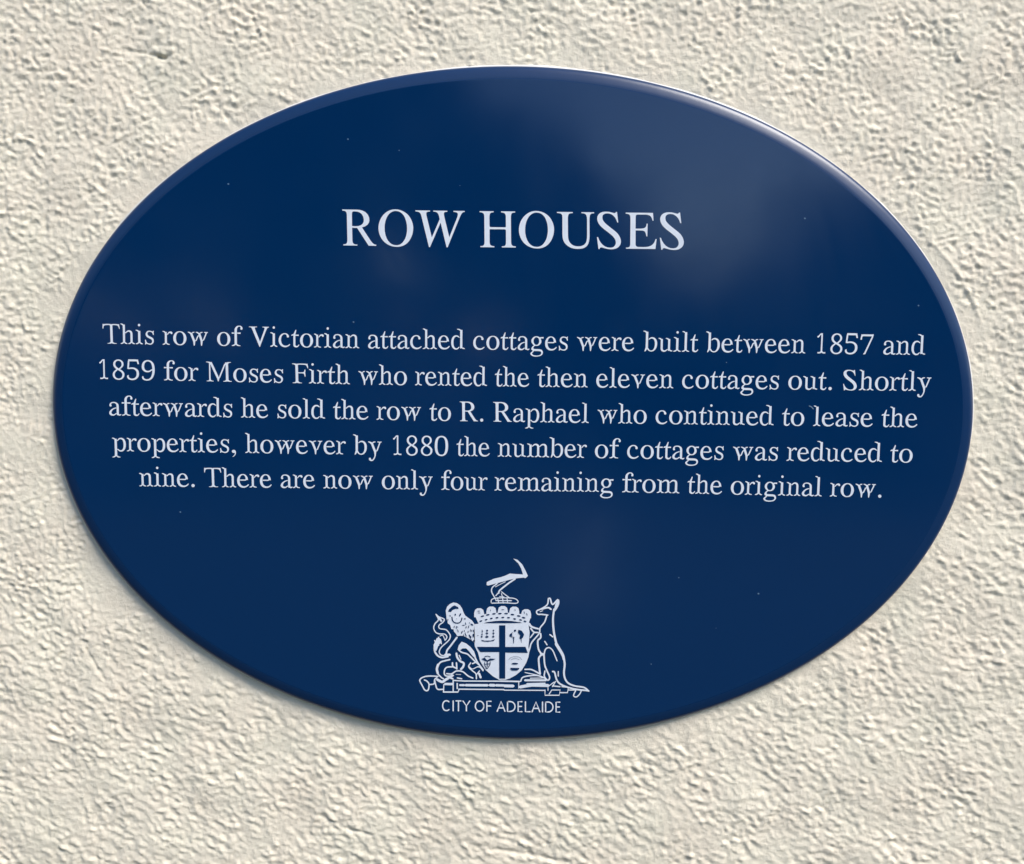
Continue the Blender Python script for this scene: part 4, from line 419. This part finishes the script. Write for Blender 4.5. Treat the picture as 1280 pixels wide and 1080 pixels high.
s.fill(ZS, [(668, 215), (700, 212), (700, 240), (672, 248)]); s.blob(ZS, (618, 300), 22, 26, 20); s.stroke(ZS, [(640, 262), (610, 300), (630, 330)], 14)
s.fill(ZS, [(735, 215), (790, 230), (828, 290), (810, 340), (775, 365), (755, 350), (768, 300), (735, 265)]); s.stroke(ZS, [(665, 330), (662, 430)], 18, 8); s.stroke(ZS, [(780, 350), (788, 420)], 12, 5); s.stroke(ZS, [(655, 350), (640, 320)], 9)
s.fill(ZS, [(150, 680), (200, 655), (240, 700), (290, 670), (375, 678), (330, 698), (285, 705), (245, 722), (200, 705)])
for p in ([(205, 640), (250, 632), (290, 645)], [(200, 735), (205, 780), (235, 830)], [(290, 720), (285, 770), (245, 830)], [(245, 720), (245, 800)], [(215, 760), (280, 755)]): s.stroke(ZS, p, 13)
s.blob(ZS, (235, 828), 20, 8)
s.blob(ZS, (682, 752), 52, 14); s.fill(ZS, [(610, 818), (745, 820), (752, 835), (720, 860), (645, 862), (612, 842)])
for p in ([(585, 690), (620, 655), (690, 640), (760, 655), (790, 690)], [(620, 690), (680, 668), (750, 690)]): s.stroke(ZS, p, 5)
for v in range(len(s.v)): s.v[v] = (s.v[v][0], s.v[v][1], s.v[v][2] - 0.0002)
s.build('shield_charges', M_mark, arms, 'dark cross, ship and small emblems on the shield')
l = Art()                                     # lion
l.fill(ZL1, [(410, 420), (400, 330), (430, 240), (490, 180), (570, 145), (650, 158), (720, 205), (770, 285), (800, 370), (840, 440), (920, 500), (990, 550), (1040, 620), (1050, 820), (1060, 1060), (1000, 1010), (930, 965), (860, 925), (790, 895), (730, 892), (660, 900), (630, 850), (585, 800), (575, 750), (525, 742), (500, 650), (445, 615), (440, 560), (420, 520)])
for p, w in [([(180, 410), (250, 470), (365, 520), (335, 590), (265, 640), (240, 690), (275, 735), (400, 755), (470, 825), (503, 900), (475, 985), (400, 1060), (320, 1130), (270, 1200), (255, 1270), (300, 1330), (400, 1340)], 34),
             ([(180, 410), (235, 530), (160, 620), (128, 715), (170, 810), (250, 850), (370, 855), (425, 915), (400, 980)], 34), ([(250, 490), (300, 560)], 60),
             ([(270, 900), (330, 880), (370, 960), (385, 1000)], 26), ([(235, 930), (280, 1010), (300, 1070)], 40), ([(150, 1000), (200, 1080), (240, 1110)], 34),
             ([(175, 1060), (145, 1150), (155, 1250), (225, 1345), (320, 1380), (450, 1360)], 52)]: l.stroke(ZL1, p, w * 0.86)
for p, w in [([(650, 30), (560, 150), (500, 230), (430, 320), (410, 400)], 52), ([(390, 420), (490, 420)], 70), ([(490, 530), (380, 555), (280, 590), (215, 680)], 46), ([(230, 640), (200, 740), (222, 840)], 70),
             ([(222, 850), (300, 930), (350, 960)], 40), ([(560, 690), (430, 700), (375, 760), (372, 860), (430, 900), (570, 885)], 42), ([(420, 845), (530, 850), (640, 785), (780, 800), (900, 895), (1010, 945)], 42),
             ([(680, 300), (760, 365), (880, 400), (960, 470), (1050, 560), (1140, 640)], 44), ([(640, 390), (660, 480), (720, 560), (805, 610), (790, 690), (740, 745)], 62), ([(640, 600), (650, 740)], 44), ([(550, 600), (560, 680), (640, 725)], 46),
             ([(700, 430), (740, 520)], 30), ([(960, 600), (915, 690), (1000, 780), (1080, 850), (1090, 960)], 38), ([(930, 690), (1000, 740), (1110, 690)], 26), ([(1000, 620), (1070, 590)], 40), ([(1150, 840), (1185, 930)], 66),
             ([(1110, 690), (1170, 700), (1240, 780)], 34), ([(1040, 440), (1120, 600), (1240, 760)], 48), ([(660, 940), (760, 960)], 40), ([(630, 860), (740, 865)], 14), ([(1080, 880), (1160, 780)], 34), ([(470, 930), (560, 960)], 50)]: l.stroke(ZL2, p, w * 0.84)
l.fill(ZL2, [(690, 210), (760, 125), (860, 165), (960, 245), (1035, 340), (1075, 450), (1060, 500), (1000, 440), (920, 335), (860, 275), (780, 275), (715, 320), (670, 300)])
l.fill(ZL2, [(200, 40), (290, 60), (310, 130), (240, 200), (190, 330), (140, 330), (125, 200)])
l.build('lion', M_print, arms, 'lion supporter left of the shield')
l = Art()
l.fill(ZL1, [(458, 350), (470, 300), (540, 235), (600, 205), (680, 248), (692, 285), (620, 285), (560, 305), (520, 352)])
l.stroke(ZL1, [(540, 470), (565, 565), (640, 605), (720, 590), (757, 530), (765, 490)], 26)
for (x, y, rx, ry, an) in [(615, 415, 17, 22, 0), (724, 420, 16, 40, 25), (500, 440, 10, 22, -20), (648, 508, 9, 7, 0), (830, 510, 22, 12, 0), (800, 655, 30, 9, 0), (990, 640, 34, 17, 35), (640, 700, 10, 34, 0), (680, 790, 9, 26, 0), (765, 810, 12, 38, 20), (905, 800, 10, 24, 0), (945, 905, 14, 50, -25), (1020, 885, 14, 45, 0), (1030, 780, 12, 26, 0), (1030, 1010, 14, 30, 0), (860, 700, 10, 26, 10), (820, 780, 9, 20, 0), (450, 530, 8, 20, 0), (940, 600, 16, 8, 20)]: l.blob(ZL1, (x, y), rx, ry, an)
rl = random.Random(4)
for q in range(46):
    x, y = rl.uniform(560, 1020), rl.uniform(480, 1000)
    if y < 900 + (x - 800) * 0.5 and y > 420 + (x - 800) * 0.75 and not (540 < x < 790 and y < 640) and x > 540 + (y - 640) * 0.35: l.blob(ZL1, (x, y), rl.uniform(6, 10), rl.uniform(16, 34), rl.uniform(-25, 15), 6)
for v in range(len(l.v)): l.v[v] = (l.v[v][0], l.v[v][1], l.v[v][2] - 0.0002)
l.build('lion_shading', M_mark, arms)
k = Art()                                     # kangaroo
for p, w, w2 in [([(505, 62), (495, 120), (440, 160), (393, 183), (402, 213), (445, 215), (500, 222)], 15, 15), ([(505, 66), (522, 62), (545, 120), (596, 74), (602, 110), (585, 150), (562, 180)], 16, 20),
                 ([(440, 165), (500, 150), (530, 165)], 16, 20), ([(425, 190), (450, 180)], 8, 8), ([(560, 165), (550, 250), (552, 330), (562, 410), (585, 510)], 20, 24), ([(580, 500), (640, 600), (655, 650)], 34, 26), ([(655, 640), (662, 700), (655, 780), (668, 840), (700, 880), (760, 905), (850, 920), (895, 955)], 22, 16),
                 ([(490, 225), (468, 290), (425, 345), (415, 400), (345, 485), (325, 545), (300, 620)], 15, 15), ([(318, 305), (345, 335), (410, 355)], 26, 16), ([(335, 350), (365, 385), (405, 390)], 16, 16), ([(365, 395), (330, 440)], 15, 12),
                 ([(430, 400), (430, 440), (403, 470), (410, 550), (435, 600), (412, 640), (418, 730), (425, 790)], 17, 20), ([(440, 600), (462, 600)], 34, 20), ([(460, 620), (475, 555), (510, 535), (545, 560), (568, 610), (588, 662)], 15, 12),
                 ([(462, 600), (470, 700), (490, 755), (517, 820), (500, 850), (466, 812), (472, 760)], 17, 15), ([(470, 475), (492, 508)], 13, 13), ([(520, 410), (548, 432)], 14, 14), ([(278, 745), (345, 748), (425, 790)], 14, 18),
                 ([(238, 860), (258, 822), (330, 806), (410, 806), (480, 835)], 14, 16), ([(545, 765), (565, 775), (590, 855), (645, 900), (760, 935), (890, 950)], 18, 18), ([(600, 765), (600, 810)], 12, 12), ([(280, 850), (480, 850)], 22, 22), ([(280, 775), (400, 800)], 10, 10), ([(330, 830), (450, 828)], 10, 10)]: k.stroke(ZK, p, w, w2)
k.fill(ZK, [(590, 80), (605, 100), (590, 150), (560, 165), (570, 120)])
k.build('kangaroo', M_print, arms, 'kangaroo supporter right of the shield')
m_ = Art()                                    # motto ribbon
for p, w in [([(320, 62), (180, 58), (92, 80), (55, 122), (88, 190), (130, 262), (176, 262), (190, 180), (160, 132), (122, 115)], 22), ([(190, 182), (262, 170), (272, 110), (305, 80)], 22), ([(272, 112), (290, 200), (318, 250), (400, 250)], 22),
             ([(310, 110), (380, 142), (430, 112), (530, 50)], 42), ([(640, 190), (700, 190)], 34)]: m_.stroke(ZB1, p, w)
for p, w in [([(400, 290), (405, 182), (530, 182)], 22), ([(400, 290), (612, 290), (626, 250)], 22), ([(541, 118), (541, 290)], 20), ([(541, 120), (700, 130), (1280, 132)], 20), ([(600, 165), (600, 240)], 22), ([(620, 248), (1280, 254)], 20),
             ([(725, 190), (1040, 192)], 40), ([(1075, 190), (1140, 192)], 46), ([(1165, 192), (1280, 194)], 40), ([(420, 165), (540, 165)], 20)]: m_.stroke(ZB1, p, w, smooth=False)
for p, w in [([(55, 347), (600, 350)], 16), ([(0, 226), (260, 232)], 22), ([(60, 290), (175, 292)], 44), ([(250, 245), (250, 322)], 14), ([(270, 305), (350, 290), (430, 280), (640, 285)], 46), ([(360, 262), (600, 255)], 20), ([(600, 345), (600, 415), (790, 415), (802, 345), (690, 345), (655, 400)], 16),
             ([(805, 380), (900, 380), (912, 310), (825, 300)], 17), ([(912, 345), (1010, 345)], 16), ([(640, 350), (640, 300), (720, 240)], 14), ([(700, 290), (800, 300)], 18), ([(740, 230), (700, 300)], 16)]: m_.stroke(ZB2, p, w, smooth=False)
m_.stroke(ZB2, [(1012, 345), (980, 420), (1022, 436), (1068, 390), (1088, 340)], 17)
m_.build('motto_ribbon', M_print, arms, 'ribbon with a tiny motto under the shield')
# specks and small nicks in the enamel
sp = Art()
for (u, v, s_) in [(285.5, 230, 1.2), (499, 188, 0.8), (435, 174, 1.1), (225.5, 640, 1.1), (948, 742, 1.2), (848.5, 722, 0.8), (814, 830, 0.8), (1006, 273, 1.2), (1148, 382, 1.1), (442, 402.5, 1.1), (908, 453, 0.7), (575, 232, 0.5), (895, 785, 0.5)]:
    sp.blob((u, v, 1.0), (0, 0), s_, s_ * 0.85, 20, 8)
sp.stroke((0, 0, 1.0), [(1011.5, 507.5), (1014, 508.5), (1016.5, 511)], 1.6)
o = sp.build('paint_specks', M_speck, plaque); o['kind'] = 'stuff'
